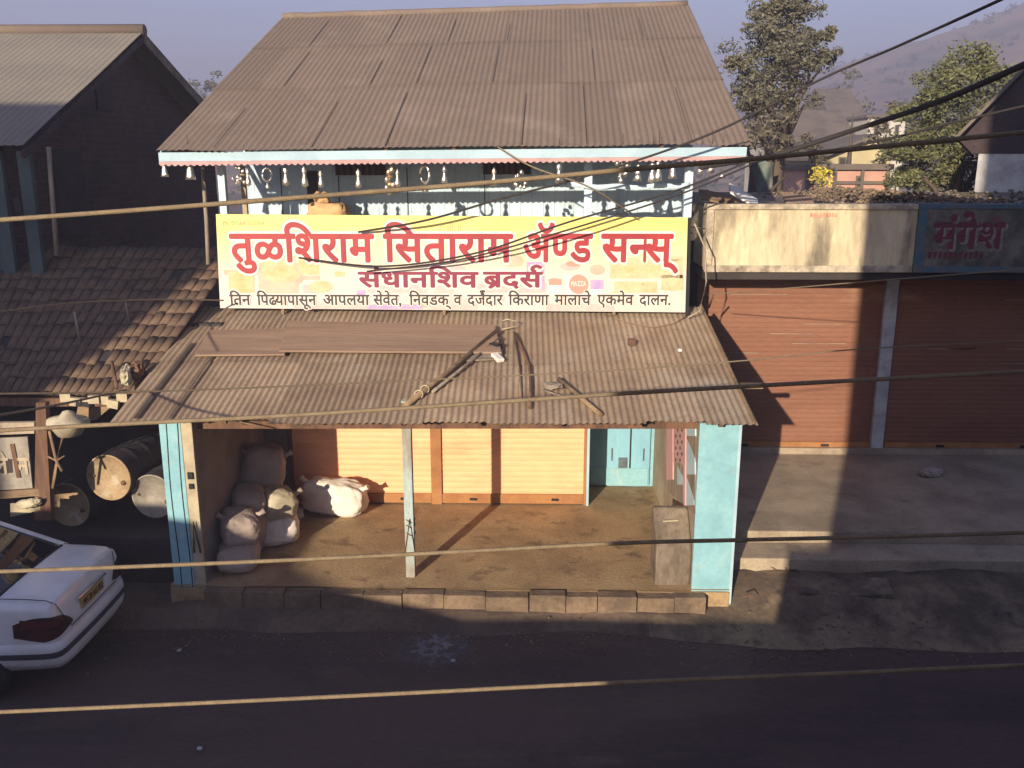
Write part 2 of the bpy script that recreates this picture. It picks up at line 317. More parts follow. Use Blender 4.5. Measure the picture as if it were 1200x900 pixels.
for k in range(2600):
    x = rnd.uniform(-9, 13); y = rnd.gauss(9.2, .28); z = verge_fn((x + 30) / 60, min(1, max(0, (y - 9.05 - (.28 if x < 1.5 else .28 * max(0, (2.6 - x) / 1.1))) / 1.6)))[2] if y > 9.35 else .006
    if y > 9.5 and XLIM[0] < x < XLIM[1]: continue
    q = rnd.uniform(.006, .022); gv.lathe([(0, q * .6), (q, q * .2), (0, -q * .4)], (x, y, z + q * .1), (rnd.uniform(-.6, .6), rnd.uniform(-.6, .6), 1), 5)
tag(gv.build('gravel', M['stone'], fix=False), kind='stuff')
def hill_h(x, y):
    a = min(1, max(0, (y - 130) / 430)); a = a * a * (3 - 2 * a)
    sx = x / max(y, 1)
    key = [(-1.2, 40), (-.5, 42), (-.36, 46), (-.2, 30), (.1, 22), (.22, 33), (.3, 54), (.38, 66), (.46, 78), (.52, 90), (.62, 98), (.8, 102), (1.3, 90)]
    h = key[0][1]
    for (a0, h0), (a1, h1) in zip(key, key[1:]):
        if a0 <= sx <= a1: t = (sx - a0) / (a1 - a0); h = h0 + (h1 - h0) * t; break
        if sx > key[-1][0]: h = key[-1][1]
    n = noise.fractal(Vector((x * .008, y * .008, 2)), 1, 2, 5)
    return h * a * (1 + .10 * n) - .6
def hill_fn(u, v):
    y = 110 + 560 * v; x = (-1.25 + 2.6 * u) * y; return (x, y, hill_h(x, y))
tag(MB().grid(hill_fn, 160, 70).build('hill', M['hill'], fix=False), kind='structure')
def leaf_quads(mb, c, n, spread, size, flat=1.0):
    for _ in range(n):
        d = Vector((random.gauss(0, 1), random.gauss(0, 1), random.gauss(0, 1) * flat)).normalized() * (random.random() ** .45)
        p = Vector(c) + Vector((d.x * spread[0], d.y * spread[1], d.z * spread[2]))
        a = Vector((random.gauss(0, 1), random.gauss(0, 1), random.gauss(0, .7))).normalized() * size * random.uniform(.6, 1.3)
        b = a.cross(Vector((random.gauss(0, 1), random.gauss(0, 1), random.gauss(0, 1)))).normalized() * size * random.uniform(.25, .5)
        mb.poly([p - a, p + b * .9, p + a, p - b * .9])
sc_ = MB()
for i in range(1300):
    y = random.uniform(120, 560); x = y * random.uniform(.16, .75) if i % 5 else y * random.uniform(-.6, -.2)
    if noise.noise(Vector((x * .02, y * .02, 9))) < -.15: continue
    s = random.uniform(.8, 2.6); leaf_quads(sc_, (x, y, hill_h(x, y) + s * .4), 9, (s, s, s * .6), s * .55)
tag(sc_.build('hill_scrub', M['scrub'], fix=False), 'scattered dark scrub growing over the hazy brown hill', 'scrub', kind='stuff')

# ------------------------------------------------------------------ shop house
PF = .38                                               # porch floor
YF, YS, YD, YW, YP = 9.75, 12.4, 13.2, 14.26, 12.75      # pillar fronts, shutters, recessed door, veranda wall, veranda posts
house = empty('shop_house', (-1, 11, 0), 'two storey shop with corrugated roof, blue veranda and orange shutters', 'shop')
XL0 = W(193, 560, Y=YF).x; XL1 = W(230, 560, Y=YF).x
XR0 = W(815, 600, Y=YF).x; XR1 = W(863, 600, Y=YF).x
XJ = W(687, 560, Y=YS).x                                # right jamb of the shutters
XB = W(340, 560, Y=YS).x
floor_mb = MB().grid(lambda u, v: (XL0 - .05 + (XR1 - XL0 + .02) * u, 9.72 + (YD - 9.72) * v, PF + .012 * noise.noise(Vector((u * 14, v * 5, 0)))), 60, 26)
floor_mb.box(XL0 - .05, XR1 - .03, 9.721, YD, .0, PF - .03)
floor_mb.build('porch_floor', M['porch'], house)
# side walls end in the two blue pillars
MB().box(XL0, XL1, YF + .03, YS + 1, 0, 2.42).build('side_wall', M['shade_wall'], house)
lp = MB().box(XL0 - .01, XL1 - .13, YF, YF + .03, .02, 2.4).build('blue_pillar', M['blue'], house, bevel=.006)
MB().box(XL1 - .125, XL1 + .002, YF - .004, YF + .03, .02, 2.4).build('pillar_edge', M['cream'], house, bevel=.004)
for x in (XL0 + .07, XL0 + .2):
    MB().tube([(x + .012 * math.sin(z * 3), YF - .004, z) for z in [.1 + .1 * k for k in range(24)]], .006, 5).build('cable_run', M['black'], lp)
MB().box(XL1 - .09, XL1 - .03, YF - .03, YF - .005, 1.72, 1.80).build('switch', M['black'], lp)
MB().box(XL1 - .085, XL1 - .035, YF - .03, YF - .005, 1.60, 1.66).build('switch', M['black'], lp)
MB().tube([(XL1 - .10, YF - .02, .8), (XL1 - .06, YF - .05, 1.2), (XL1 - .02, YF - .02, .8)], .012, 6).build('wire_loop', M['brownwood'], lp)
# right wall: blue front, lattice side
MB().box(XR0 + .004, XR1 - .02, YF + .04, YD + .8, 0, 2.42).build('side_wall', M['conc'], house)
rp = MB().box(XR0, XR1, YF, YF + .04, .02, 2.42).build('blue_pillar', M['blue'], house, bevel=.006)
MB().box(XR1 - .03, XR1 + .003, YF - .004, YF + .041, .2, 2.42).build('pillar_edge', M['fascia'], rp)
MB().box(XR0 - .01, XR1 + .012, YF - .012, YF + .05, .02, .12).build('pillar_foot', M['dust'], rp, bevel=.01)
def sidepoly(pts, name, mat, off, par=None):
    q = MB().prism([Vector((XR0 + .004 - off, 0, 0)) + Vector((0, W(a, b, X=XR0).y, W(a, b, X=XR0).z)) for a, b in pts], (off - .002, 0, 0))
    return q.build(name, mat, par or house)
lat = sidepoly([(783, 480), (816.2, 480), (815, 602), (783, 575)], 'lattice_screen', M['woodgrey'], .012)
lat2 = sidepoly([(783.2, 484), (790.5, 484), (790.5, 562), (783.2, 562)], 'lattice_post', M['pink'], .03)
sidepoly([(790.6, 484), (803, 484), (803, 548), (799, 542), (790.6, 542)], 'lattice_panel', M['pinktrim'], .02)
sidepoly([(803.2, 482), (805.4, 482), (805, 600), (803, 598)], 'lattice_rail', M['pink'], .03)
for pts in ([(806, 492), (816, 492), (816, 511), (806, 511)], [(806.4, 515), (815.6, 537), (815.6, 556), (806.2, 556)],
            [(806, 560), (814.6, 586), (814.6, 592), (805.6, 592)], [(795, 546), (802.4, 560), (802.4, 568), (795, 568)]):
    sidepoly(pts, 'blue_shape', M['fascia'], .02)  # pale blue shapes laid on the grey side screen
dm = MB()
for r in range(7):
    for c in range(2):
        a = 793.5 + c * 5 + (r % 2) * 2.2; b = 497 + r * 7
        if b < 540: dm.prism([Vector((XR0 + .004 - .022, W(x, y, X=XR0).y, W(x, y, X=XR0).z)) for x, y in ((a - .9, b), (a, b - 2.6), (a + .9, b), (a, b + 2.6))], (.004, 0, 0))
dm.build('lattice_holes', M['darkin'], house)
# shop front: two orange shutters between brown channels
def shutter(x0, x1, y, z0, z1, name, mat, rail, parent, pitch=.085, rails=True):
    mb = MB(); n = int((z1 - z0) / pitch)
    prof = []
    for i in range(n + 1):
        z = z0 + i * pitch
        for a, o in ((0, 0), (.18, -.004), (.5, -.0065), (.82, -.004), (.96, .002)):
            if z + a * pitch <= z1: prof.append((y + o, z + a * pitch))
    b = len(mb.v)
    for x in (x0, x1):
        for (yy, z) in prof: mb.v.append((x, yy, z))
    m = len(prof)
    for i in range(m - 1): mb.f.append((b + i, b + m + i, b + m + i + 1, b + i + 1))
    s = mb.build(name, mat, parent, solid=.004)
    return s
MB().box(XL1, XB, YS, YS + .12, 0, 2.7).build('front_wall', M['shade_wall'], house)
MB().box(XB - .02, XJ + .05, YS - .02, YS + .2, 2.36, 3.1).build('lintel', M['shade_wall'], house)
XM0, XM1 = W(505, 560, Y=YS).x, W(518, 560, Y=YS).x
for a, b in ((XB + .06, XM0), (XM1, XJ - .04)):
    s = shutter(a, b, YS + .03, PF + .16, 2.36, 'roller_shutter', M['shut_or'], None, house)
    r = MB().box(a, b, YS - .005, YS + .05, PF + .015, PF + .16).build('bottom_rail', M['shut_rail'], s, bevel=.008)
    for t in (.22, .8): MB().box(a + (b - a) * t - .05, a + (b - a) * t + .05, YS - .03, YS - .006, PF + .07, PF + .10).build('lock_hasp', M['rubber'], s)
MB().box(XM0 + .002, XM1 - .002, YS - .02, YS + .1, PF, 2.36).build('shutter_channel', M['shut_rail'], house, bevel=.006)
MB().box(XB, XB + .058, YS - .02, YS + .1, PF, 2.36).build('shutter_channel', M['brownwood'], house, bevel=.006)
MB().box(XJ - .038, XJ - .002, YS - .02, YS + .1, PF, 2.36).build('shutter_channel', M['shut_rail'], house, bevel=.006)
MB().box(XJ, XJ + .04, YS - .03, YD, PF - .01, 2.7).build('jamb', M['fascia'], house, bevel=.004)
# recessed blue door
MB().box(XJ - .3, XR0 + .01, YD + .05, YD + .15, 0, 3.0).build('recess_wall', M['blue'], house)
XD0, XD1 = XJ + .1, XR0 - .06
door = MB().box(XD0, XD1, YD, YD + .05, PF + .02, 2.5).build('blue_door', M['bluedoor'], house, bevel=.004)
xm = W(739, 520, Y=YD).x
MB().box(xm - .012, xm + .012, YD - .005, YD - .001, PF + .3, 2.5).build('door_gap', M['black'], door)
MB().box(XD0 + .02, XD1 - .02, YD - .016, YD - .001, PF + .02, PF + .3).build('kick_board', M['blue'], door, bevel=.004)
for px in (717, 754, 774): MB().box(W(px, 540, Y=YD).x - .01, W(px, 540, Y=YD).x + .01, YD - .012, YD - .001, PF + .42, PF + .62).build('door_batten', M['bluedark'], door)
MB().box(xm - .18, xm - .05, YD - .03, YD - .001, PF + .31, PF + .47).build('door_latch', M['bluedark'], door)
for px in (743, 769): MB().box(W(px, 540, Y=YD).x - .05, W(px, 540, Y=YD).x + .05, YD - .04, YD - .001, 1.62, 1.78).build('door_hinge', M['darkin'], door)
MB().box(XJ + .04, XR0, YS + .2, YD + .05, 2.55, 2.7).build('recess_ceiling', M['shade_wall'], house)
# centre pillar
cpx = W(481, 678, Z=PF).x
cp = MB().box(cpx - .055, cpx + .055, 9.97, 10.08, PF, 2.6).build('porch_post', pm('post_paint', (.34, .42, .42), (.26, .24, .20), 5, stretch=(1, 1, .25), fine=.2, c3=(.20, .16, .12), s3=4), house, bevel=.01)
for z in (.95, 1.05, 1.12): MB().tube([(cpx + .062 * math.cos(a), 10.025 + .062 * math.sin(a), z + .02 * math.sin(a * 2)) for a in [k * .5236 for k in range(13)]], .008, 5).build('rope_tie', M['brownwood'], cp)
MB().tube([(cpx - .06, 9.965, .7), (cpx + .01, 9.955, 1.15), (cpx + .06, 9.965, .75)], .008, 5).build('rope_tie', M['brownwood'], cp)
# awning: corrugated sheets
A0 = W(500, 490, Y=9.6); A1 = W(500, 362, Y=12.9)
an = Vector((0, -(A1.z - A0.z), A1.y - A0.y)).normalized()
def AW(px, py, off=0.0): return WP(px, py, A0 + an * off, an)
def bilin(c, u, v): return (c[0] * (1 - u) + c[1] * u) * (1 - v) + (c[2] * (1 - u) + c[3] * u) * v
def corr_sheet(mb, c, u0, u1, v0, v1, nrm, pitch, amp, lift0, lift1, width, jag=0.0):
    n = max(4, int((u1 - u0) * width / pitch * 6)); ph = random.uniform(0, .3)
    def fn(a, b):
        u = u0 + (u1 - u0) * a; v = v0 + (v1 - v0) * b
        if b == 0 and jag: v -= jag * noise.noise(Vector((u * 23, 1, 0)))
        p = bilin(c, u, v)
        return p + nrm * (amp * math.sin(2 * math.pi * u * width / pitch) + lift0 + (lift1 - lift0) * b + .008 * noise.noise(p * .9))
    mb.grid(fn, n, 5)
ac = [AW(133, 493), AW(885, 497), AW(240, 360), AW(822, 360)]
wa = (ac[1] - ac[0]).length
mb = MB(); u = 0.0
while u < .999:
    u1 = min(1, u + random.uniform(.09, .14)); u1 = 1 if u1 > .95 else u1
    sp = .47 + random.uniform(-.012, .012)
    corr_sheet(mb, ac, u - .004, u1 + .004, random.uniform(-.015, .012), sp, an, .076, .0085, random.uniform(0, .006), .002, wa, .006)
    corr_sheet(mb, ac, u - .004, u1 + .004, sp - .03, 1.0, an, .076, .0085, .008 + random.uniform(0, .004), .006, wa)
    u = u1
awn = mb.build('awning', M['awn'], house, solid=.003, fix=False)
for a, b, w in ((.035, .60, .05), (.088, .58, .016)):        # dark gaps between the old sheets
    p0 = bilin(ac, a, .0) + an * .03; p1 = bilin(ac, a, b) + an * .034
    MB().bar(p0, p1, w, .004, an).build('gap_strip', M['awn_dark'], awn)
MB().bar(W(200, 500, Y=9.95) + Vector((0, 0, .03)), W(866, 500, Y=9.95) + Vector((0, 0, .03)), .07, .09).build('awning_beam', M['brownwood'], house)
pz = AW(880, 452, -.10); MB().bar((ac[0].x + .3, pz.y, pz.z), (pz.x + .14, pz.y, pz.z), .08, .06).build('awning_purlin', M['wood'], house)
for i in range(8):
    t = .04 + i * .13; MB().bar(bilin(ac, t, .02) - an * .05, bilin(ac, t, .98) - an * .05, .05, .06).build('awning_rafter', M['brownwood'], house)
MB().bar(bilin(ac, .998, 0) + an * .02, bilin(ac, .998, 1) + an * .03, .03, .03, an).build('awning_edge', M['wood'], house)
# upper storey
PXL, PXR = W(262, 230, Y=YP).x, W(806, 230, Y=YP).x
ZV = A1.z + .02
MB().box(PXL - .1, PXR + .1, 12.95, YW, ZV - .12, ZV + .05).build('veranda_floor', M['conc'], house)
uw = MB()
x = PXL - .15
while x < PXR + .3:
    w = random.uniform(.14, .2); uw.box(x, min(x + w - .004, PXR + .3), YW, YW + .05 + random.uniform(0, .008), ZV, 5.9); x += w
uw.build('veranda_wall', M['paleblue'], house)
MB().box(PXL - .15, PXR + .3, YW + .06, YW + .2, 0, 6.2).build('inner_wall', M['shade_wall'], house)
for s in (0, 1):
    xx = PXL - .15 if s == 0 else PXR + .2
    MB().prism([(xx, YW + .2, 0), (xx, 21, 0), (xx, 21, 6.0), (xx, 17.6, 7.9), (xx, YW + .2, 6.3)], (.12, 0, 0)).build('gable_wall', M['shade_wall'], house)
MB().box(PXL - .14, PXR + .3, 20.9, 21.05, 0, 6).build('back_wall', M['shade_wall'], house)
for px, t in ((262, .1), (689, .11), (806, .11)):
    xx = W(px, 230, Y=YP).x; MB().box(xx - t / 2, xx + t / 2, YP - t / 2, YP + t / 2, ZV, 5.45).build('veranda_post', M['paleblue'], house, bevel=.008)
xx = W(287, 230, Y=YP + .6).x; MB().box(xx - .035, xx + .035, YP + .55, YP + .62, ZV, 5.3).build('veranda_post', M['cream'], house, bevel=.008)
xa, xb = W(664, 215, Y=YP).x, PXR
MB().grid(lambda u, v: (xa + (xb - xa) * u, YP - .07, W(700, 219.5, Y=YP).z + .07 * v - .03 * math.sin(math.pi * u) + .012 * math.sin(u * 19)), 24, 2).build('veranda_rail', M['paleblue'], house, solid=.03)
for px0, px1, y in ((393, 452, 196), (566, 622, 195)):      # slatted vents in the veranda wall
    p0, p1 = W(px0, y, Y=YW), W(px1, y, Y=YW)
    vt = MB().box(p0.x, p1.x, YW - .02, YW - .006, p0.z - .12, p0.z + .16).build('vent', M['brownwood'], house)
    for k in range(8): xk = p0.x + (p1.x - p0.x) * (k + .5) / 8; MB().box(xk - .018, xk + .018, YW - .04, YW - .021, p0.z - .12, p0.z + .16).build('vent_bar', M['darkin'], vt)
for px in (331, 398, 478, 568): xk = W(px, 240, Y=YW).x; MB().box(xk - .008, xk + .008, YW - .01, YW - .002, ZV, 5.2).build('wall_line', M['bluedark'], house)  # thin dark upright lines on the veranda wall
xk0, xk1 = W(361, 240, Y=YW).x, W(374, 240, Y=YW).x
MB().box(xk0, xk1, YW - .012, YW - .002, ZV, 5.15).build('dark_strip', M['darkin'], house)  # plain dark upright strip on the veranda wall
# main roof
E0 = W(500, 176, Y=12.2); RS = 25.8
rn = Vector((0, -math.sin(R(RS)), math.cos(R(RS))))
def RF(px, py): return WP(px, py, E0, rn)
rc = [RF(184, 177), RF(879, 170), RF(331, 21), RF(806, 6)]
wr = (rc[1] - rc[0]).length
mb = MB()
for k, (v0, v1) in enumerate(((0, .40), (.385, .72), (.705, 1.0))):
    u = 0.0; first = True
    while u < .999:
        u1 = u + random.uniform(.10, .145) * (.6 if first else 1); first = False; u1 = 1 if u1 > .94 else u1
        corr_sheet(mb, rc, u - .003, u1 + .003, v0 + random.uniform(-.006, .006), v1 + random.uniform(-.004, .004), rn, .09, .0075, .006 + .002 * k + random.uniform(0, .003), 0.0 + random.uniform(0, .002), wr, .003 if k == 0 else .002)
        u = u1
roof = mb.build('roof', M['roof'], house, solid=.003, fix=False)
for k in range(3):
    for t in (.12, .27, .42, .58, .73, .88):
        t2 = t + random.uniform(-.04, .04); v0, v1 = ((.01, .37), (.4, .69), (.72, .99))[k]; v1 = v0 + (v1 - v0) * random.uniform(.5, 1)
        MB().bar(bilin(rc, t2, v0) + rn * .016, bilin(rc, t2, v1) + rn * .016, .008, .004, rn).build('sheet_seam', M['darkin'], roof)
MB().tube([bilin(rc, i / 30, 1.0) + Vector((0, .05, .02 + .015 * noise.noise(Vector((i * .7, 0, 0))))) for i in range(31)], .07, 8).build('ridge_cap', M['roof'], roof)
b0, b1 = rc[2] + Vector((0, .1, 0)), rc[3] + Vector((0, .1, 0)); dn = Vector((0, 5, -2.3))
MB().grid(lambda u, v: b0 * (1 - u) + b1 * u + dn * v, 12, 3).build('back_slope', M['roof'], roof, solid=.02)
f0, f1 = W(186, 177, Y=12.25), W(875, 170.5, Y=12.25)
fz0 = min(f0.z, f1.z)
def fas(zt, zb, y, name, mat, scal=False):
    mb = MB(); n = 360 if scal else 1; top, bot = [], []
    for i in range(n + 1):
        u = i / n; t = f0 * (1 - u) + f1 * u; x = t.x; zt_ = t.z - zt; zb_ = t.z - zb - (.03 * abs(math.sin(u * 92 * math.pi)) if scal else 0)
        top.append((x, y, zt_)); bot.append((x, y, zb_))
    for i in range(n): mb.poly([top[i], top[i + 1], bot[i + 1], bot[i]])
    return mb.build(name, mat, house, solid=.02, fix=False)
fb = fas(.02, .135, 12.25, 'fascia_board', M['fascia'])
ft = fas(.137, .17, 12.243, 'fascia_trim', M['pinktrim'], True)
MB().prism([f0 + Vector((0, .04, -.15)), f0 + Vector((0, 2.2, .9)), f0 + Vector((0, .04, 0))], (.03, 0, 0)).build('barge_board', M['fascia'], house)
for i in range(9):
    t = .03 + i * .1175; MB().bar(bilin(rc, t, .015) - rn * .06, bilin(rc, t, .97) - rn * .06, .06, .08).build('rafter', M['brownwood'], house)

# ------------------------------------------------------------------ lettering (Devanagari composed glyph by glyph)
_gc = {}
def glyph(ch, off):
    k = (ch, off)
    if k not in _gc:
        c = bpy.data.curves.new('g', 'FONT'); c.body = ch; c.size = 1; c.offset = off; c.resolution_u = 4
        o = bpy.data.objects.new('g', c); col.objects.link(o)
        dg = bpy.context.evaluated_depsgraph_get(); dg.update()
        me = bpy.data.meshes.new_from_object(o.evaluated_get(dg))
        vs_, fs_ = [tuple(v.co[:2]) for v in me.vertices], [tuple(p.vertices) for p in me.polygons]
        bpy.data.objects.remove(o); bpy.data.curves.remove(c); bpy.data.meshes.remove(me); _gc[k] = (vs_, fs_)
    return _gc[k]
ADV = {'ि': .262, 'ी': .262}
HALF = {'न': .40, 'ण': .55, 'स': .50, 'श': .50}
def stroke(pts, w):
    v, f = [], []
    for i, (x, y) in enumerate(pts):
        x0, y0 = pts[max(i - 1, 0)]; x1, y1 = pts[min(i + 1, len(pts) - 1)]; l = math.hypot(x1 - x0, y1 - y0) or 1
        nx, ny = -(y1 - y0) / l * w / 2, (x1 - x0) / l * w / 2; v += [(x + nx, y + ny), (x - nx, y - ny)]
    for i in range(len(pts) - 1): f.append((2 * i, 2 * i + 1, 2 * i + 3, 2 * i + 2))
    return v, f
def word(s, off):
    """glyph outlines of s as (x, y, layer); a heavier weight is laid as shifted layers of each stroke"""
    V, Fc = [], []; x = 0.0; i = 0; lay = [0]
    n = 0 if off == 0 else (8 if off < .05 else 14)
    sh = [(0, 0)] + [(off * math.cos(2 * math.pi * k / n), off * math.sin(2 * math.pi * k / n)) for k in range(n)]
    def add(v, f, dx, clip=None):
        lay[0] += 1
        for si, (ox, oy) in enumerate(sh):
            b = len(V)
            for p in v: V.append(((min(p[0], clip) if clip else p[0]) + dx + ox, p[1] + oy, lay[0] % 4 + si * 4))
            for q in f: Fc.append(tuple(b + k for k in q))
    while i < len(s):
        ch = s[i]; half = False
        if ch == '{': ch = s[i + 1]; half = True; i += 2
        if ch == '<': x -= .1
        elif ch == '^': add(*stroke([(x - .17 + .13 * math.cos(a), .77 + .12 * math.sin(a)) for a in [R(d) for d in range(250, 19, -23)]], .075), 0)     # reph over the syllable
        elif ch == '~': add(*stroke([(x - .15, .20), (x - .26, .10), (x - .40, -.03)], .075), 0)                                                       # rakar under the stem
        elif ch == ' ': x += .3
        else:
            v, f = glyph(ch, 0.0)
            if half: add(v, f, x, HALF[ch]); x += HALF[ch] - .01
            else:
                add(v, f, x)
                if ch not in 'ुूेैंॅ्': x += ADV.get(ch) or max(p[0] for p in v) + (.06 if ord(ch) < 128 else 0)
        i += 1
    return V, Fc, x
def lay_word(mb, s, x0, x1, zb, zh, y, off, top=.622, M4=None):
    """word s fitted between world x0..x1, baseline z zb and headline z zh, on the plane Y=y (or through matrix M4)"""
    V, Fc, w = word(s, off); sx = (x1 - x0) / w; sz = (zh - zb) / top; b = len(mb.v)
    for (a, c, l) in V:
        p = Vector((x0 + a * sx, y - l * .00012, zb + c * sz)); mb.v.append(tuple(M4 @ p) if M4 else tuple(p))
    for q in Fc: mb.f.append(tuple(b + k for k in q))

# ------------------------------------------------------------------ banner
YB = 12.58
def BW(px, py): return W(px, py, Y=YB)
bc = [BW(258, 361), BW(803, 366), BW(806, 255), BW(253, 251)]
banner = empty('shop_banner', (bc[0] + bc[1]) / 2, 'long yellow printed banner with red lettering hung above the awning', 'banner')
MB().prism(bc, (0, .03, 0)).build('banner_sheet', M['banner'], banner)
MB().bar(bc[1] + Vector((.03, .02, -.06)), bc[2] + Vector((.03, .02, 0)), .04, .05, (0, 1, 0)).build('banner_frame', M['black'], banner)
for px in (330, 520, 720): MB().bar(BW(px, 363) + Vector((0, .06, -.08)), BW(px, 256) + Vector((0, .06, 0)), .04, .04, (0, 1, 0)).build('banner_batten', M['wood'], banner)
def rect(mb, x0, y0, x1, y1, off):
    mb.poly([BW(a, b) - Vector((0, off, 0)) for a, b in ((x0, y1), (x1, y1), (x1, y0), (x0, y0))])
def ell(mb, cx, cy, rx, ry, off, n=20):
    mb.poly([BW(cx + rx * math.cos(2 * math.pi * k / n), cy + ry * math.sin(2 * math.pi * k / n)) - Vector((0, off, 0)) for k in range(n)])
def pict(name, mat, rects, off, ells=()):
    for r_ in rects: mb = MB(); rect(mb, *r_, off); mb.build(name, mat, banner, fix=False)
    for e_ in ells: mb = MB(); ell(mb, *e_, off); mb.build(name, mat, banner, fix=False)
pict('printed_picture', M['ink_shadow'], [(303, 308, 350, 346), (600, 300, 612, 312), (262, 316, 302, 322), (348, 323, 375, 328), (437, 356, 500, 361)], .002)
pict('printed_picture', M['ink_tan'], [(306, 300, 346, 318), (715, 302, 800, 326), (720, 330, 770, 343), (775, 322, 801, 340), (762, 300, 800, 308)], .0035)
pict('printed_picture', M['ink_orange'], [(268, 318, 298, 343), (350, 304, 374, 322), (392, 318, 404, 324)], .0035)
pict('printed_picture', M['ink_pink'], [(345, 354, 430, 362), (500, 350, 560, 363), (640, 356, 720, 364), (355, 334, 372, 345), (500, 312, 545, 330), (560, 332, 640, 343), (430, 334, 500, 343)], .0025)
pict('printed_jar', M['ink_white'], [(662, 322, 688, 346), (642, 330, 658, 346), (692, 336, 706, 346)], .0045)
pict('printed_jar_lid', M['ink_badge'], [(643, 327, 658, 334)], .006, [(678, 333, 11.5, 11.5)])
pict('printed_jar_lid', M['ink_violet'], [(692, 328, 707, 339), (617, 307, 621, 340), (634, 307, 638, 340), (621, 307, 634, 310), (418, 340, 428, 346), (430, 357, 495, 362)], .006)
pict('printed_basket', M['ink_tan'], [], .0042, [(330, 322, 22, 9), (376, 336, 14, 7), (735, 318, 14, 7), (765, 318, 14, 7), (788, 333, 12, 8), (722, 348, 14, 6)])
pict('printed_basket', M['ink_orange'], [], .0044, [(330, 320, 16, 5), (735, 316, 10, 4), (765, 316, 10, 4), (540, 326, 13, 8), (283, 332, 10, 9)])
pict('printed_basket', M['ink_pink'], [], .0041, [(455, 348, 12, 6), (520, 342, 12, 8), (580, 350, 12, 6), (604, 330, 10, 7), (668, 312, 12, 5)])
pict('printed_basket', M['ink_shadow'], [], .0038, [(330, 326, 26, 12), (600, 306, 14, 7), (700, 316, 9, 6), (400, 350, 14, 6)])
pict('printed_jar', M['ink_badge'], [], .0058, [(672, 309, 9, 3.5), (650, 329, 7.5, 3)])
def text_part(words, zrow, name, mat, off, y, outline=None):
    for nm, mt, o_, yy in (((name + '_outline', outline[0], outline[1], y + .0095),) if outline else ()) + ((name, mat, off, y),):
        mb = MB()
        for s, a, b in words:
            p0, p1 = BW(a, zrow[1]), BW(b, zrow[1]); h = BW(a, zrow[0]); dz = (BW(b, 300).x - BW(258, 300).x) * 0
            lay_word(mb, s, p0.x, p1.x, p0.z - (a - 258) * .00009 * 0, h.z, yy, o_)
        mb.build(name if mt is mat else nm, mt, banner, fix=False)
text_part([('तुळिशराम', 272, 438), ('िसताराम', 451, 600), ('अॅ{ण}ड', 613, 693), ('स{न}स्', 705, 787)], (275, 306), 'headline_lettering', M['ink_red'], .028, YB - .012, (M['ink_white'], .085))
text_part([('संधानिशव', 421, 560), ('ब~रदस^'.replace('~र', '~'), 567, 635)], (319, 336), 'second_lettering', M['ink_maroon'], .03, YB - .012, (M['ink_white'], .10))
text_part([('ितन', 270, 294), ('िपढ<यापासून', 302, 371), ('आपलया', 379, 433), ('सेवेत,', 438, 471), ('िनवडक्', 480, 526), ('व', 532, 541), ('दजे^दार', 548, 589), ('िकराणा', 596, 643), ('मालाचे', 650, 692), ('एकमेव', 700, 742), ('दालन.', 749, 786)], (345.5, 357), 'small_lettering', M['ink_dark'], .022, YB - .012, (M['ink_white'], .09))
text_part([('Ph. 02564 222764', 261, 310)], (259, 264), 'phone_lettering', M['ink_grey'], 0, YB - .008)
text_part([('।। श~ी ।।', 514, 540)], (264, 271), 'blessing_lettering', M['ink_grey'], 0, YB - .008)
text_part([('MAZZA', 669, 687)], (330, 335), 'badge_lettering', M['ink_white'], .02, YB - .0085)

# ------------------------------------------------------------------ silver ornaments under the eave
def orn_body(kind, par, c, k):
    x, y, z = c
    MB().tube([(x, y, z + .16), (x, y, z + .42)], .003, 4).build('string', M['rubber'], par)
    m = M['gold'] if kind == 'cluster' else M['silver']
    if kind == 'bell': MB().lathe([(.005, .16), (.03, .14), (.028, .10), (.045, .05), (.055, .0), (.07, -.05), (.0, -.03)], c, n=10).build('bell', m, par)
    elif kind == 'lantern':
        MB().lathe([(.0, .17), (.035, .13), (.038, .10), (.02, .07), (.03, .04), (.045, -.0), (.05, -.05), (.0, -.07)], c, n=10).build('lantern', m, par)
    elif kind == 'ring':
        MB().tube([(x + .075 * math.cos(a), y, z + .06 + .09 * math.sin(a)) for a in [i * .5236 for i in range(13)]], .016, 6).build('ring', m, par)
        MB().lathe([(.0, -.05), (.03, -.08), (.04, -.12), (0, -.13)], c, n=8).build('tassel', m, par)
    else:
        mb = MB(); rnd = random.Random(int(x * 997))
        for i in range(13):
            d = Vector((rnd.uniform(-.09, .09), rnd.uniform(-.06, .06), rnd.uniform(-.09, .14))); mb.lathe([(0, .035), (.028, .015), (.032, -.015), (0, -.035)], Vector(c) + d, (d.x, d.y, .1), 6)
        mb.build('bead_cluster', M['gold'] if k % 2 else M['silver'], par)
ORN = [(193, 203, 'bell'), (223, 205, 'bell'), (279, 207, 'cluster'), (291, 212, 'lantern'), (313, 210, 'ring'), (335, 211, 'lantern'), (357, 212, 'lantern'), (376, 214, 'lantern'),
       (420, 214, 'lantern'), (457, 215, 'cluster'), (466, 213, 'lantern'), (498, 211, 'ring'), (521, 209, 'lantern'), (579, 212, 'lantern'), (610, 213, 'cluster'), (655, 208, 'lantern'),
       (729, 208, 'cluster'), (747, 207, 'bell'), (764, 207, 'lantern'), (771, 205, 'lantern'), (788, 204, 'bell'), (821, 198, 'lantern'), (833, 197, 'lantern'), (846, 196, 'ring')]
ORD = 'first second third fourth fifth sixth seventh eighth ninth tenth eleventh twelfth thirteenth fourteenth fifteenth sixteenth seventeenth eighteenth nineteenth twentieth'.split() + ['twenty-first', 'twenty-second', 'twenty-third', 'twenty-fourth']
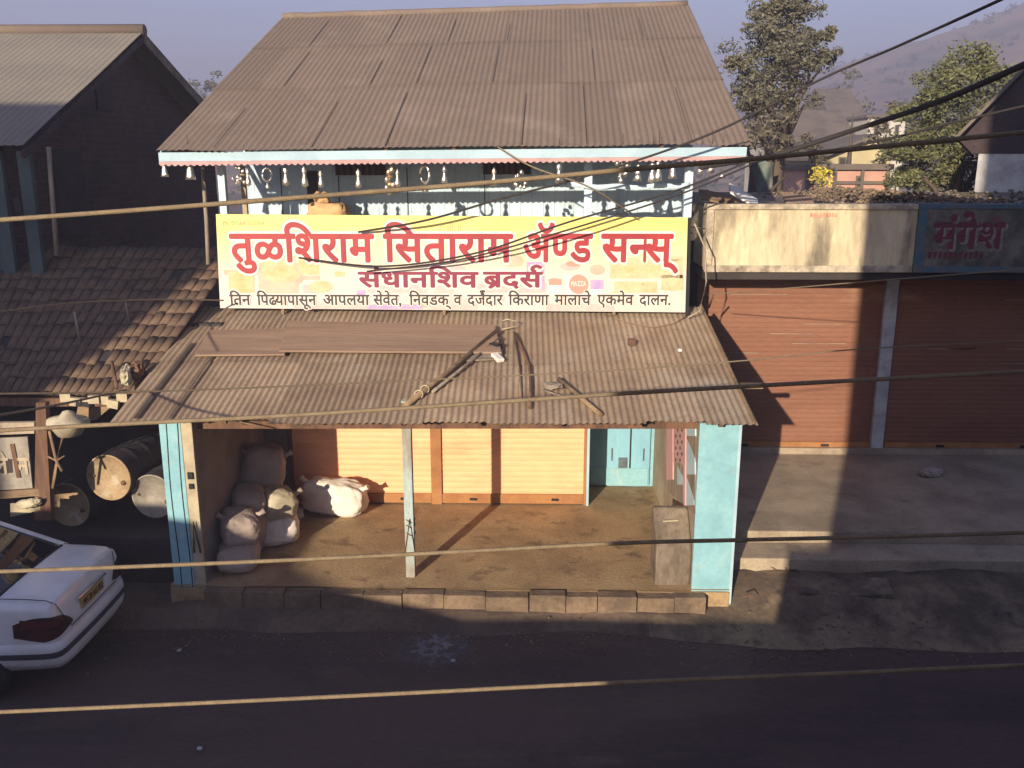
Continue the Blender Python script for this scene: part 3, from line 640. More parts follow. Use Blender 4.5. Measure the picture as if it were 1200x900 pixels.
NOUN = {'bell': 'silver bell', 'lantern': 'small silver lantern', 'ring': 'silver ring ornament with tassel', 'cluster': 'shiny bead cluster'}
protos = {}
for i, (px, py, kd) in enumerate(ORN):
    p = W(px, py, Y=12.32 + (i % 3) * .04)
    lab = '%s under the eave, %s ornament counted from the tiled roof end' % (NOUN[kd], ORD[i])
    if kd not in protos or kd == 'cluster':
        o = empty('eave_ornament', p, lab, 'ornament', 'silver ornaments hanging under the eave'); orn_body(kd, o, p, i); protos[kd] = o
    else:
        o = copy_tree(protos[kd], p); o['label'] = lab
    s = random.uniform(.95, 1.35); o.scale = (s * random.uniform(.7, 1.0), s * .85, s); o.rotation_euler.z = random.uniform(0, 3)

# bundle on the veranda
def sack(name, c, size, rot, mat, label, cat='sack', group=None, seed=1, tied=False, lump=.10):
    mb = MB(); E = Matrix.Rotation(rot[2], 4, 'Z') @ Matrix.Rotation(rot[1], 4, 'Y') @ Matrix.Rotation(rot[0], 4, 'X'); c = Vector(c)
    def se(a, e): return math.copysign(abs(a) ** e, a)
    def fn(u, v):
        th = 2 * math.pi * u; ph = -math.pi / 2 + math.pi * v
        p = Vector((se(math.cos(ph), .5) * se(math.cos(th), .55), se(math.cos(ph), .5) * se(math.sin(th), .6), se(math.sin(ph), .8)))
        q = p * 2.1 + Vector((seed * 3.7, seed, 0)); n = noise.noise(q) + .5 * noise.noise(q * 2.3) + .25 * noise.noise(q * 5)
        p *= 1 + lump * n
        fold = noise.noise(Vector((q.x * 4.5 + q.z * 2, q.y * 4.5, q.z * 1.2 + 7))); p *= 1 + .05 * (1 - 2.2 * abs(fold)) * (1 if lump > .05 else 0)
        p = Vector((p.x * size[0] / 2, p.y * size[1] / 2, p.z * size[2] / 2))
        if p.z < 0: p.z *= .92
        return c + (E @ p)
    mb.grid(fn, 44, 26)
    o = mb.build(name, mat); bm = bmesh.new(); bm.from_mesh(o.data); bmesh.ops.remove_doubles(bm, verts=bm.verts, dist=.002); bm.to_mesh(o.data); bm.free()
    for p in o.data.polygons: p.use_smooth = True
    tag(o, label, cat, group)
    if tied:
        for sx in (-1, 1):
            q = c + E @ Vector((sx * size[0] * .43, 0, size[2] * .34)); d = E @ Vector((sx * .10, 0, .07))
            MB().tube([q, q + d * .5, q + d], [.05, .028, .045], 7).build('sack_ear', mat, o)
    return o
p = W(384, 247, Y=13.4); sack('cloth_bundle', (p.x, 13.45, p.z - .06), (.58, .4, .36), (0, .06, 0), M['cloth'], 'brown cloth bundle heaped on the veranda behind the banner', 'bundle', seed=3)
p = W(377, 233, Y=13.5); sack('cloth_bundle', (p.x, 13.5, p.z), (.22, .24, .20), (0, 0, .3), M['cloth'], 'small knotted brown bundle atop the larger cloth bundle', 'bundle', seed=8, lump=.25)

# ------------------------------------------------------------------ things lying on the awning
def lay_plank(pts, th, label, off=.03, mat=None, name='plank'):
    q = [AW(a, b, off) for a, b in pts]; o = MB().prism(q, an * th).build(name, mat or M['plank'], bevel=.006); tag(o, label, 'plank' if name == 'plank' else name.replace('_', ' ')); return o
lay_plank([(229, 418), (334, 417), (344, 386), (244, 389)], .025, 'shorter weathered plank lying at the tiled roof end of the awning')
lay_plank([(327, 413), (588, 415), (580, 383), (338, 378)], .03, 'long wide weathered board lying flat across the awning', .06)
lay_plank([(588, 422), (545, 424), (556, 403), (590, 405)], .02, 'grey flat sheet scrap beside the bamboo pole on the awning', .03, M['woodgrey'], 'sheet_scrap')
def tubes(name, cat, label, mat, pts, r, n=7):
    o = MB().tube(pts, r, n).build(name, mat); tag(o, label, cat); return o
o = tubes('bamboo_pole', 'pole', 'bamboo pole lying slantwise on the awning with a rope binding', M['wood'], [AW(476, 474, .05), AW(520, 440, .06), (AW(582, 388, .09))], .034)
for t in (.12, .18): 
    q = AW(476, 474, .05).lerp(AW(582, 388, .09), t); MB().tube([q + Vector((.05 * math.cos(a), .02 * math.sin(a), .045 * math.sin(a))) for a in [k * .6283 for k in range(11)]], .008, 5).build('binding', M['cream'], o)
tubes('stick', 'stick', 'thin grey stick leaning beside the bamboo pole on the awning', M['woodgrey'], [AW(507, 459, .04), AW(586, 396, .08)], .02)
tubes('wire_loop', 'wire', 'pale bent wire loop at the top of the bamboo pole', M['cream'], [AW(588, 386, .05), AW(603, 383, .07), AW(606, 377, .1), AW(594, 374, .08), AW(589, 376, .05)], .009, 5)
o = MB().box(-.05, .05, -.1, .1, 0, .05, Matrix.Translation(AW(583, 421, .03)) @ Matrix.Rotation(.5, 4, 'Z') @ Matrix.Rotation(.25, 4, 'X')).build('paint_tin_lid', M['white'], bevel=.01); tag(o, 'small white box shaped scrap beside the sheet scrap', 'scrap')
o = MB().box(-.06, .05, -.07, .09, 0, .08, Matrix.Translation(AW(582, 409, .03)) @ Matrix.Rotation(.8, 4, 'Z')).build('dark_scrap', M['black'], bevel=.015); tag(o, 'black scrap of rubber lying just above the small white scrap', 'scrap')
tubes('loose_cable', 'cable', 'dark curved cable lying down the awning from the bamboo tip', M['brownwood'], [AW(603, 390, .05), AW(612, 408, .03), AW(620, 428, .03), AW(622, 448, .03), AW(621, 478, .03)], .019)
tubes('loose_wire', 'wire', 'thin straight wire lying down the awning beside the dark cable', M['wood'], [AW(603, 392, .04), AW(608, 430, .03), AW(610, 470, .03)], .012, 5)
tubes('lath', 'lath', 'wooden lath lying slantwise towards the awning front edge', M['wood'], [AW(655, 444, .04), AW(704, 486, .03)], .028)
tubes('lath', 'lath', 'second short lath crossing beside the slanting lath', M['woodgrey'], [AW(636, 457, .04), AW(660, 465, .03), AW(672, 463, .03)], .012)
o = sack('cloth_scrap', AW(648, 452, .04), (.2, .18, .07), (0, 0, .4), M['woodgrey'], 'crumpled grey cloth scrap lying by the laths on the awning', 'scrap', seed=12, lump=.25)
o = MB().box(-.06, .04, -.05, .05, 0, .09, Matrix.Translation(AW(741, 405, .0))).build('hook_bracket', M['brownwood'], bevel=.01); tag(o, 'small dark metal bracket standing on the awning below the banner', 'bracket')
tag(MB().lathe([(.03, 0), (.03, .02), (0, .03)], AW(797, 411, .02), an, 10).build('roof_washer', M['white']), 'small white washer fixed on the awning near its shop end', 'washer')
tubes('service_pipe', 'pipe', 'thin curved conduit dropping from the veranda post to the awning', M['conc'], [W(814, 262, Y=12.5), W(826, 290, Y=12.45), W(828, 330, Y=12.4), AW(820, 364, .15), AW(806, 372, .06)], .012, 6)
tubes('slack_wire', 'wire', 'slack pale wire lying in a curve on the awning below the banner', M['wood'], [AW(708, 368, .03), AW(735, 378, .03), AW(765, 384, .03), AW(790, 379, .03), AW(806, 370, .03)], .006, 5)
for px in (812, 822, 832): pass
tubes('stick', 'stick', 'short red brown stick standing at the awning corner by the cream parapet', M['brownwood'], [AW(831, 360, .0), W(836, 345, Y=12.7)], .014)
p = AW(148, 440, .05); sack('white_rag', p, (.11, .26, .2), (.3, 0, .2), M['sacky'], 'crumpled white rag bundle where the awning meets the tiled roof', 'rag', seed=5, lump=.3)
p = AW(158, 437, .05); sack('dark_rag', (p.x, p.y + .1, p.z), (.12, .26, .2), (.3, 0, .2), M['brownwood'], 'dark brown rag wrapped round the white rag bundle', 'rag', seed=6, lump=.3)
tubes('stick', 'stick', 'dark brown stick poking up beside the white rag bundle', M['brownwood'], [AW(137, 455, 0), AW(131, 424, .14)], .022)

# ------------------------------------------------------------------ porch things
bx0 = W(769, 640, Y=9.84).x; bx1 = W(811, 640, Y=9.84).x
blk = MB().prism([(bx0, 9.84, PF - .02), (bx0, 9.84, .86), (bx0, 10.2, 1.22), (bx0, 10.3, 1.22), (bx0, 10.3, PF - .02)], (bx1 - bx0, 0, 0)).build('stone_block', M['conc_dark'], bevel=.025); tag(blk, 'weathered dark stone block with sloping top beside the wide blue pillar', 'block')
tag(MB().bar((bx0 + .1, 10.06, 1.105), (bx0 + .29, 10.07, 1.115), .025, .02).build('stick', M['cream'], bevel=.004), 'short pale stick lying on the sloping stone block', 'stick')
g = 'grain sacks stacked in the porch'
sack('sack', (-3.60, 10.25, .53), (.50, .62, .32), (0, 0, .2), M['sackb'], 'dusty brown sack lying lowest at the front of the porch pile', group=g, seed=21, lump=.07)
sack('sack', (-3.62, 10.42, .84), (.46, .56, .40), (.2, .1, .5), M['sackb'], 'slumped brown sack on the front of the pile, by the grey wall', group=g, seed=22, lump=.07, tied=True)
sack('sack', (-3.60, 11.5, .62), (.66, .66, .54), (0, 0, .1), M['sackb'], 'brown sack at the bottom of the pile, under the tallest one', group=g, seed=23, lump=.07)
sack('sack', (-3.62, 11.5, 1.18), (.58, .48, .74), (0, .18, .3), M['sackb'], 'tall slouching brown sack standing on top of the pile', group=g, seed=24, tied=True, lump=.07)
sack('sack', (-3.34, 11.15, .84), (.46, .5, .46), (0, .2, .5), M['sacky'], 'yellowish sack with a sunlit edge on the pile', group=g, seed=25, lump=.07, tied=True)
sack('sack', (-3.36, 11.05, .55), (.60, .56, .38), (0, 0, .3), M['sackw'], 'pale flattened sack under the yellowish one', group=g, seed=26, lump=.07)
sack('sack', (-3.64, 10.85, .62), (.46, .6, .50), (0, .1, .1), M['sackb'], 'brown sack wedged in the middle of the pile against the grey wall', group=g, seed=29, lump=.07)
sack('sack', (-3.66, 10.95, .98), (.42, .5, .36), (.2, .15, .4), M['sackb'], 'small brown sack resting on the wedged middle one', group=g, seed=30, lump=.07)
sack('sack', (W(391, 583, Y=12.0).x, 12.02, PF + .245), (.92, .42, .50), (.1, .10, -.1), M['sackw'], 'full white sack lying on its side against the orange shutter', group=g, seed=27, tied=True)
sack('flat_sack', (W(350, 596, Z=PF).x, 11.85, PF + .06), (.3, .3, .13), (0, 0, .3), M['sackw'], 'small flat white sack end beside the full white one', seed=28, lump=.2)
tubes('twig', 'twig', 'thin reddish twig sticking out from under the awning edge', M['wood'], [W(272, 492, Y=9.8), W(312, 502, Y=9.75)], .008, 5)

# kerb stones
x = XL0 + .4; pr = None; i = 0
while x < XR0 - .1:
    w = random.uniform(.36, .52)
    o = MB().box(x, x + w - random.uniform(.004, .014), 9.56 + random.uniform(-.015, .02), 9.718, .0, PF - random.uniform(.0, .035)).build('kerb_stone', M['stone'], bevel=.006)
    lit = x > -1.1
    tag(o, 'brown kerb stone in the sunlit stretch of the porch edge' if lit else 'brown kerb stone in the shaded stretch of the porch edge', 'kerb stone', 'kerb stones along the porch edge'); x += w
chalk_alpha(W(510, 758, Z=.009), .5)
tag(MB().poly([(W(510, 758, Z=.009) + Vector((.5 * math.cos(a), .42 * math.sin(a), 0))) for a in [k * .21 for k in range(30)]]).build('chalk_stain', M['chalk']), 'pale chalky smear of powder on the dark road', 'stain')
for k, (px, py, lab) in enumerate([(531, 774, 'tiny white paper scrap beside the chalky smear on the road'), (210, 762, 'pale round pebble on the shaded road near the car'), (1135, 742, 'small pale litter scrap on the dark road below the neighbouring shop'), (234, 877, 'tiny pale pebble at the bottom of the road')]):
    p = W(px, py, Z=.03); sack('litter', p, (.045, .04, .02), (0, 0, k), M['limewash'], lab, 'litter', seed=40 + k, lump=.3)
for k, (px, py, w, d, lab) in enumerate([(1008, 690, .7, .35, 'dark broken slab tipped on the verge below the shop steps'), (1060, 680, .8, .4, 'flat grey slab lying beside the tipped broken slab'), (960, 690, .6, .3, 'low dusty slab at the shade edge of the verge'), (1130, 665, .5, .3, 'small dark slab lying against the shop steps')]):
    p = W(px, py, Z=.27); o = MB().box(-w / 2, w / 2, -d / 2, d / 2, -.05, .04, Matrix.Translation(p) @ Matrix.Rotation(.1 * k - .1, 4, 'Z') @ Matrix.Rotation(.12 * (k % 3 - 1), 4, 'Y') @ Matrix.Rotation(.15, 4, 'X')).build('broken_slab', M['conc_dark'], bevel=.02); tag(o, lab, 'slab', 'broken slabs on the verge')
for k, (a, b) in enumerate([((893, 664), (914, 673)), ((915, 664), (922, 672)), ((925, 668), (938, 674)), ((870, 700), (884, 703))]):
    p, q = W(*a, Z=.37), W(*b, Z=.36); m_ = (p + q) / 2 + Vector((.02, 0, .04)); tubes('twig', 'twig', ['long thin root lying across the sandy verge', 'short bent twig beside the longer root on the sand', 'hooked twig near the shade edge on the sand', 'little twig near the foot of the blue pillar'][k], M['brownwood'], [p, m_, q], .008, 5)

# ------------------------------------------------------------------ neighbouring shop with red shutters
PZ = .67; YN = 14.0
nb = empty('neighbour_shop', (6, 13, 0), 'low flat roofed shop with red brown shutters and stained cream parapet', 'shop')
NX0, NX1 = XR1 + .06, 16.0
MB().box(NX0, NX1, 10.8, YN + .3, 0, PZ).build('platform', M['conc'], nb, bevel=.02)
MB().box(NX0, NX1, 10.3, 10.797, 0, .52).build('step', M['conc'], nb, bevel=.02)
MB().box(NX0, NX1, YN - .06, YN + .2, PZ, PZ + .11).build('sill', M['conc'], nb, bevel=.01)
NS = [(W(838, 450, Y=YN).x - .35, W(1026, 450, Y=YN).x), (W(1043, 450, Y=YN).x, W(1043, 450, Y=YN).x + 3.0), (W(1043, 450, Y=YN).x + 3.2, W(1043, 450, Y=YN).x + 6.2)]
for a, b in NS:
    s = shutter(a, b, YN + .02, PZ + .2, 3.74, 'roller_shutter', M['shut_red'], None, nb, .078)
    MB().box(a, b, YN - .01, YN + .04, PZ + .112, PZ + .2).build('bottom_rail', M['shut_rail'], s, bevel=.006)
    for t in (.3, .75): MB().box(a + (b - a) * t - .06, a + (b - a) * t + .06, YN - .03, YN - .012, PZ + .13, PZ + .165).build('lock_hasp', M['rubber'], s)
    for k in range(5):
        xs = a + random.uniform(.1, .6) * (b - a); zs = PZ + .3 + random.randint(4, 30) * .078 + .04; MB().box(xs, xs + random.uniform(.3, .9), YN - .0015, YN + .012, zs, zs + .008).build('scratch', M['conc'], s)
for a in (NS[0][1], NS[1][1]): MB().box(a + .003, a + .2, YN - .05, YN + .15, PZ + .11, 3.74).build('shutter_post', M['limewash'], nb, bevel=.006)
MB().box(NX0 - .02, NX1, YN + .1, YN + .3, PZ, 4.2).build('back_wall', M['darkin'], nb)
YPR = 13.2
pp0, pp1 = W(826, 318, Y=YPR), W(826, 241, Y=YPR)
XSG = W(1072, 280, Y=YPR).x
par = MB().box(pp0.x, NX1, YPR, YPR + .18, pp0.z, pp1.z).build('parapet', M['parapet'], nb, bevel=.015)
MB().box(pp0.x - .02, XSG, YPR - .035, YPR - .002, pp0.z - .01, pp0.z + .09).build('parapet_rim', M['rim'], par, bevel=.012)
MB().box(pp0.x - .02, XSG, YPR - .035, YPR + .2, pp1.z - .055, pp1.z + .025).build('parapet_rim', M['rim'], par, bevel=.012)
MB().box(pp0.x - .02, pp0.x + .09, YPR - .034, YPR - .003, pp0.z + .09, pp1.z - .055).build('parapet_rim', M['rim'], par, bevel=.01)
MB().box(pp0.x - .02, NX1, YPR + .2, YN + 6, pp0.z + .05, pp1.z - .02).build('roof_slab', M['slab'], nb)
MB().box(pp0.x, NX1, YPR + .02, YN + .12, pp0.z - .12, pp0.z - .012).build('parapet_gap', M['darkin'], nb)  # near-black block stands in for the dark gap below the parapet
rm = MB()
for k in range(9): 
    a = W(951 + k * 3.6, 252.5 + random.uniform(-1, 1), Y=YPR); rm.poly([a - Vector((.018, .004, .03)), a + Vector((.018, -.004, -.03)), a + Vector((.012, -.004, .03)), a + Vector((-.02, -.004, .025))])
rm.build('faded_red_marks', M['fadedred'], par, fix=False)
# painted sign at its far end
sg = empty('painted_sign', W(1130, 318, Y=YPR - .03), 'grimy blue framed painted sign with red lettering on the parapet', 'sign')
sb = MB().box(XSG + .004, NX1, YPR - .03, YPR - .004, pp0.z - .008, pp1.z + .022).build('sign_board', M['signgrey'], sg)
zb, zt = pp0.z, pp1.z
MB().box(XSG + .004, XSG + .13, YPR - .045, YPR - .031, zb + .08, zt - .04).build('sign_frame', M['signblue'], sg, bevel=.004)
MB().box(XSG + .004, NX1, YPR - .045, YPR - .031, zb - .008, zb + .08).build('sign_frame', M['signblue'], sg, bevel=.004)
MB().box(XSG + .004, NX1, YPR - .045, YPR + .18, zt - .04, zt + .024).build('sign_frame', M['signblue'], sg, bevel=.004)
a, b = W(1092, 290, Y=YPR), W(1176, 262, Y=YPR)
for mt, dx, dz, off, yy, nm in ((M['whitepaint'], .03, -.03, .055, YPR - .034, 'lettering_outline'), (M['redpaint'], 0, 0, .045, YPR - .037, 'lettering')):
    mb = MB(); lay_word(mb, 'मंगेश', a.x + dx, b.x + dx, a.z + dz, b.z + dz, yy, off); mb.build(nm, mt, sg, fix=False)
mb = MB()
for k in range(11):
    a = W(1090 + k * 6, 299 + random.uniform(-1, 1), Y=YPR - .036); mb.poly([a + Vector((-.03, 0, -.05)), a + Vector((.012, 0, -.05)), a + Vector((.03, 0, .05)), a + Vector((-.025, 0, .045))])
mb.build('faded_lettering', M['redpaint'], sg, fix=False)
o = sack('plastic_litter', W(1090, 553, Z=PZ + .06), (.34, .2, .12), (0, 0, .4), M['sackb'], 'crumpled grey plastic litter on the shaded shop platform', 'litter', seed=50, lump=.35)
# rubble and boards on its roof
rz = pp1.z - .02
rb = MB(); rnd = random.Random(4)
for k in range(1500):
    x = rnd.gauss(6.2, .8); y = rnd.uniform(14.2, 19); s = rnd.uniform(.015, .05); h = max(0, .15 - abs(x - 6.2) * .11) * rnd.random()
    rb.lathe([(0, s * .5), (s * .8, s * .2), (s, -s * .1), (0, -s * .5)], (x, y, rz + h + s * .3), (rnd.uniform(-1, 1), rnd.uniform(-1, 1), 1), 5)
tag(rb.build('rubble', M['dust']), 'tan rubble heaped on the flat roof of the neighbouring shop', 'rubble', kind='stuff')
rb = MB(); 
for k in range(520):
    x = rnd.uniform(7.4, 14); y = rnd.uniform(14.2, 18); s = rnd.uniform(.02, .06); rb.lathe([(0, s * .5), (s * .8, s * .2), (s, -s * .1), (0, -s * .5)], (x, y, rz + rnd.random() ** 2 * .1 + s * .3), (rnd.uniform(-1, 1), rnd.uniform(-1, 1), 1), 5)
tag(rb.build('dry_brush_heap', M['leafdry']), 'dark dry debris heaped on the shaded roof behind the painted sign', 'debris', kind='stuff')
for k, (px, w, h, mat, lab, rot) in enumerate([(871, .5, .22, 'white', 'pale tilted board lying on the flat roof near the tree', .5), (842, .6, .16, 'wood', 'brown board lying on the flat roof beside the blue post', .2), (935, .45, .1, 'plank', 'tan plank lying on the flat roof before the rubble', .1)]):
    p = W(px, 236, Y=13.9 + .2 * k); tag(MB().box(-w / 2, w / 2, -.2, .2, -.015, .015, Matrix.Translation((p.x, p.y, rz + h * .6)) @ Matrix.Rotation(rot, 4, 'Y') @ Matrix.Rotation(.35, 4, 'X')).build('roof_board', M[mat], bevel=.005), lab, 'board')
tubes('bracket_arm', 'bracket', 'short metal bracket arm joining the veranda post and the parapet', M['conc'], [W(808, 266, Y=12.75), W(826, 268, Y=13.1)], .012, 6)

# ------------------------------------------------------------------ dark gabled house at the far end of that roof
gh = empty('gabled_house', W(1180, 230, Y=20.5), 'shaded house with a black gable above a whitewashed wall', 'house')
gy = 19.5
ap = W(1290, -10, Y=gy); el = W(1118, 166, Y=gy); w0 = W(1147, 180, Y=gy + .4)
SK = Vector((.55, 1, 0)) * 6
MB().prism([(w0.x, gy + .4, 0), (w0.x + 6.5, gy + .4, 0), (w0.x + 6.5, gy + .4, w0.z), (w0.x, gy + .4, w0.z)], SK).build('wall', M['limewash'], gh)
MB().prism([(w0.x - .15, gy + .38, w0.z), (w0.x + 6.6, gy + .38, w0.z), (ap.x, gy + .38, ap.z - .25), (el.x + .3, gy + .38, el.z + .02)], (0, .15, 0)).build('gable', M['gable'], gh)
MB().prism([el, ap, ap + Vector((0, 0, .1)), el + Vector((-.02, 0, .07))], SK * 1.2).build('roof', M['h_roof'], gh)
er = ap + Vector((ap.x - el.x, 0, el.z - ap.z)); MB().prism([ap, er, er + Vector((0, 0, .07)), ap + Vector((0, 0, .1))], SK * 1.2).build('roof', M['h_roof'], gh)

# ------------------------------------------------------------------ grey roofed house on the other side
lh = empty('gable_house', W(40, 290, Y=16), 'dark gabled house with grey sheet roof beyond the tiled roof', 'house')
gx = W(27, 172, Y=13).x
e0 = W(27, 172, Y=13); rg = W(168, 37, X=gx); bk = W(232, 110, X=gx)
bk = rg + (bk - rg) * 1.9
def slope(a, b, name, ext, par):
    la = a + Vector((-ext, 0, 0)); lb = b + Vector((-ext, 0, 0)); n = (b - a).cross(Vector((-1, 0, 0))).normalized(); n = n if n.z > 0 else -n
    L_ = ext
    mb = MB().grid(lambda u, v: a.lerp(b, v) + Vector((-ext * u, 0, 0)) + n * (.007 * math.sin(2 * math.pi * u * L_ / .11) + (.02 if v < .49 else 0)), 440, 4)
    return mb.build(name, M['asb'], par, solid=.003, fix=False)
slope(e0, rg, 'roof', 8, lh); slope(bk, rg, 'roof', 8, lh)
MB().tube([rg + Vector((.03, 0, .02)), rg + Vector((-8, 0, .02))], .11, 8).build('ridge_cap', M['roof'], lh)
MB().bar(rg + Vector((-.02, 0, -.12)), bk + Vector((-.02, 0, -.12)), .05, .16).build('barge_board', M['conc_dark'], lh)
MB().bar(rg + Vector((-.02, 0, -.12)), e0 + Vector((-.02, 0, -.12)), .05, .1).build('barge_board', M['gable'], lh)
gi = gx - .45
MB().prism([(gi, e0.y + .3, 0), (gi, bk.y - .3, 0), (gi, bk.y - .3, bk.z - .1), (gi, rg.y, rg.z - .14), (gi, e0.y + .3, e0.z + .02)], (-.2, 0, 0)).build('gable_wall', M['brickwall'], lh)
p = W(120, 105, X=gi); MB().box(gi - .1, gi + .03, p.y - .3, p.y + .3, p.z - .35, p.z + .35).build('window', M['darkin'], lh)
p = W(85, 240, X=gi); MB().box(gi - .1, gi + .03, p.y - .5, p.y + .5, p.z - .5, p.z + .9).build('window', M['darkin'], lh)
MB().box(gi - 8, gi - .005, e0.y + .3, e0.y + .5, 0, e0.z + .02).build('front_wall', M['teal'], lh)
for px in (3, 36): xk = W(px, 230, Y=e0.y + .28).x; MB().box(xk - .09, xk + .09, e0.y + .2, e0.y + .297, 0, e0.z - .05).build('wall_post', M['teal'], lh)
p = W(22, 240, Y=e0.y + .29); MB().box(p.x - .05, p.x + .05, e0.y + .25, e0.y + .298, p.z - .1, p.z + .1).build('meter_box', M['black'], lh)
tubes('standing_pole', 'pole', 'thin grey pole standing against the dark gable wall', M['woodgrey'], [W(57, 172, Y=13.4), W(62, 240, Y=13.35), W(67, 300, Y=13.3)], .035)
tubes('standing_pole', 'pole', 'slim bamboo pole standing beside the first blue veranda post', M['woodgrey'], [W(237, 190, Y=13.0), W(242, 260, Y=12.95), W(244, 310, Y=12.9)], .03)

# ------------------------------------------------------------------ low tiled shed roof
T0 = W(60, 458, Y=10.6); T1 = W(60, 290, Y=14.0)
tn = Vector((0, -(T1.z - T0.z), T1.y - T0.y)).normalized()
shed = empty('tiled_shed', (-7.5, 12, 0), 'low shed with an old clay tiled roof beside the shop', 'shed')
tc0 = [WP(-420, 458, T0, tn), WP(140, 462, T0, tn), WP(-420, 290, T0, tn), WP(258, 293, T0, tn)]
wt = (tc0[1] - tc0[0]).length
mb = MB(); rows = 12
for r in range(rows):
    v0 = r / rows; v1 = (r + 1.25) / rows; u = 0; w = .105 / wt
    while u < 1.02:
        hh = random.uniform(-.008, .012); dv = random.uniform(-.012, .008); skip = random.random() < .012
        if not skip:
            def fn(a, b, u=u, hh=hh, dv=dv):
                q = bilin(tc0, u + w * 1.02 * a, min(1.03, v0 + dv + (v1 - v0) * b)); return q + tn * (.020 * abs(math.sin(math.pi * a)) ** .8 + .012 * (1 - b) + hh * .6)
            mb.grid(fn, 5, 1)
        u += w
mb.build('tile_roof', M['tile'], shed, solid=.012, fix=False)
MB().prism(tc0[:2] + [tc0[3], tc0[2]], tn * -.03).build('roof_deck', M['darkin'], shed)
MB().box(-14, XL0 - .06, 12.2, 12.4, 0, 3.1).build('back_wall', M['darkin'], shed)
ev = MB()
for k in range(7):
    a = WP(80 + k * 11, 461 + (k % 2) * 2, T0, tn) - Vector((0, .05, .02 + .03 * (k % 3))); ev.box(-.07, .06, -.03, .03, -.07, .03, Matrix.Translation(a) @ Matrix.Rotation(.1 * (k % 3), 4, 'Y'))
ev.build('eave_boards', M['cream'], shed)
MB().bar(WP(-420, 461, T0, tn) - Vector((0, -.05, .1)), WP(150, 463, T0, tn) - Vector((0, -.05, .1)), .08, .1).build('eave_beam', M['brownwood'], shed)
pA, pB = W(120, 462, Y=10.5), W(100, 500, Y=10.5)
MB().prism([W(92, 472, Y=10.62), W(148, 462, Y=10.62), W(112, 492, Y=10.62), W(88, 494, Y=10.62)], (0, .03, 0)).build('eave_sheet', M['wood'], shed)
for px, lab in ((94, 'thin stick standing up from the shaded tiled roof, beside the cable end'), (152, 'pale short stick standing on the tiled roof at the shade edge')):
    a = WP(px, 402 if px == 94 else 378, T0, tn); tubes('roof_stick', 'stick', lab, M['woodgrey'], [a, a + Vector((-.03, 0, .42 if px == 94 else .28))], .014, 6)

# ------------------------------------------------------------------ drums, sign stall and basket below it
def drum(cap, d, r, L, label, capm):
    d = Vector(d).normalized(); e = empty('oil_drum', Vector(cap) + d * L / 2 - Vector((0, 0, r)), label, 'drum', 'oil drums lying beside the shop')
    prof = [(r * .985, 0), (r, .015)]
    for k in range(1, 24):
        h = L * k / 24; prof.append((r + (.012 if k in (8, 16) else 0), h))
    prof += [(r, L - .015), (r * .985, L), (0, L)]
    MB().lathe(prof, cap, d, 28).build('drum_body', M['drumside'], e)
    c = MB().lathe([(0, .022), (r * .93, .022), (r * .94, .0), (r * .99, -.004), (r * 1.0, .012)], cap, d, 28).build('drum_head', capm, e)
    q = Vector(cap) - d * .0; x = d.cross(Vector((0, 0, 1))).normalized(); up = x.cross(d)
    MB().lathe([(.03, .022), (.03, .0), (0, -.003)], q + x * r * -.62 * -1 + up * -r * .2, d, 10).build('bung', M['brownwood'], e)
    MB().lathe([(.018, .022), (.018, .004), (0, .0)], q - x * r * .68 + up * r * .05, d, 8).build('bung', M['brownwood'], e)
    return e
dr = Vector((.14, .99, 0))
c1 = W(127, 560, Y=10.45); drum(c1, dr, .30, .88, 'topmost oil drum with a rusty yellow head, resting on two others', M['rust'])
c2 = W(80, 592, Y=10.5); drum(c2, dr, .29, .88, 'lower rusty headed oil drum next to the sign post', M['rust'])
c3 = W(179, 582, Y=10.5); drum(c3, dr, .29, .88, 'lower grey headed oil drum next to the blue pillar', M['drumgrey'])
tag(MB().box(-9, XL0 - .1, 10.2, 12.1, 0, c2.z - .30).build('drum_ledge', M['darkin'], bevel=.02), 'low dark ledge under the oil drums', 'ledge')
st = empty('sign_stall', (-6.4, 9.9, 0), 'old white lettered board on a brown wooden post beside the drums', 'stall')
SY = 9.9
def SB(px, py, y=SY): return W(px, py, Y=y)
MB().prism([SB(40, 610), SB(60, 610), SB(53, 472), SB(42, 472)], (0, .09, 0)).build('post', M['brownwood'], st)
MB().prism([SB(-60, 578), SB(38, 572), SB(32, 512), SB(-60, 516)], (0, .03, 0)).build('board', M['drumgrey'], st)
MB().prism([SB(-60, 590), SB(46, 581), SB(45, 573), SB(-60, 580)], (0, .1, 0)).build('shelf', M['wood'], st)
MB().prism([SB(-60, 512), SB(40, 508), SB(40, 495), SB(-60, 496)], (0, .06, 0)).build('top_rail', M['conc'], st)
MB().prism([SB(-60, 558, SY - .004), SB(15, 554, SY - .004), SB(14, 538, SY - .004), SB(-60, 541, SY - .004)], (0, .003, 0)).build('dark_patch', M['gable'], st)
mb = MB(); a, b = SB(-8, 555), SB(34, 537); lay_word(mb, 'ले न', a.x, b.x, a.z, b.z, SY - .008, .02); mb.build('lettering', M['cream'], st, fix=False)
mb = MB(); mb.bar(SB(14, 520, SY - .01), SB(22, 560, SY - .01), .05, .006, (0, 1, 0)); mb.build('dark_streak', M['brownwood'], st)
MB().prism([SB(12, 606), SB(47, 598), SB(47, 590), SB(12, 590)], (0, .02, 0)).build('lower_panel', M['cream'], st)
sack('yellow_rag', SB(34, 590, SY - .06), (.28, .1, .1), (0, -.2, 0), M['sacky'], 'dull yellow rag on the shelf below the lettered board', 'rag', seed=61, lump=.3)
bk_ = empty('bamboo_stand', SB(68, 600), 'crossed bamboo stand holding up a covered basket', 'stand')
MB().tube([SB(58, 505), SB(66, 540), SB(73, 552)], .018, 6).build('leg', M['wood'], bk_)
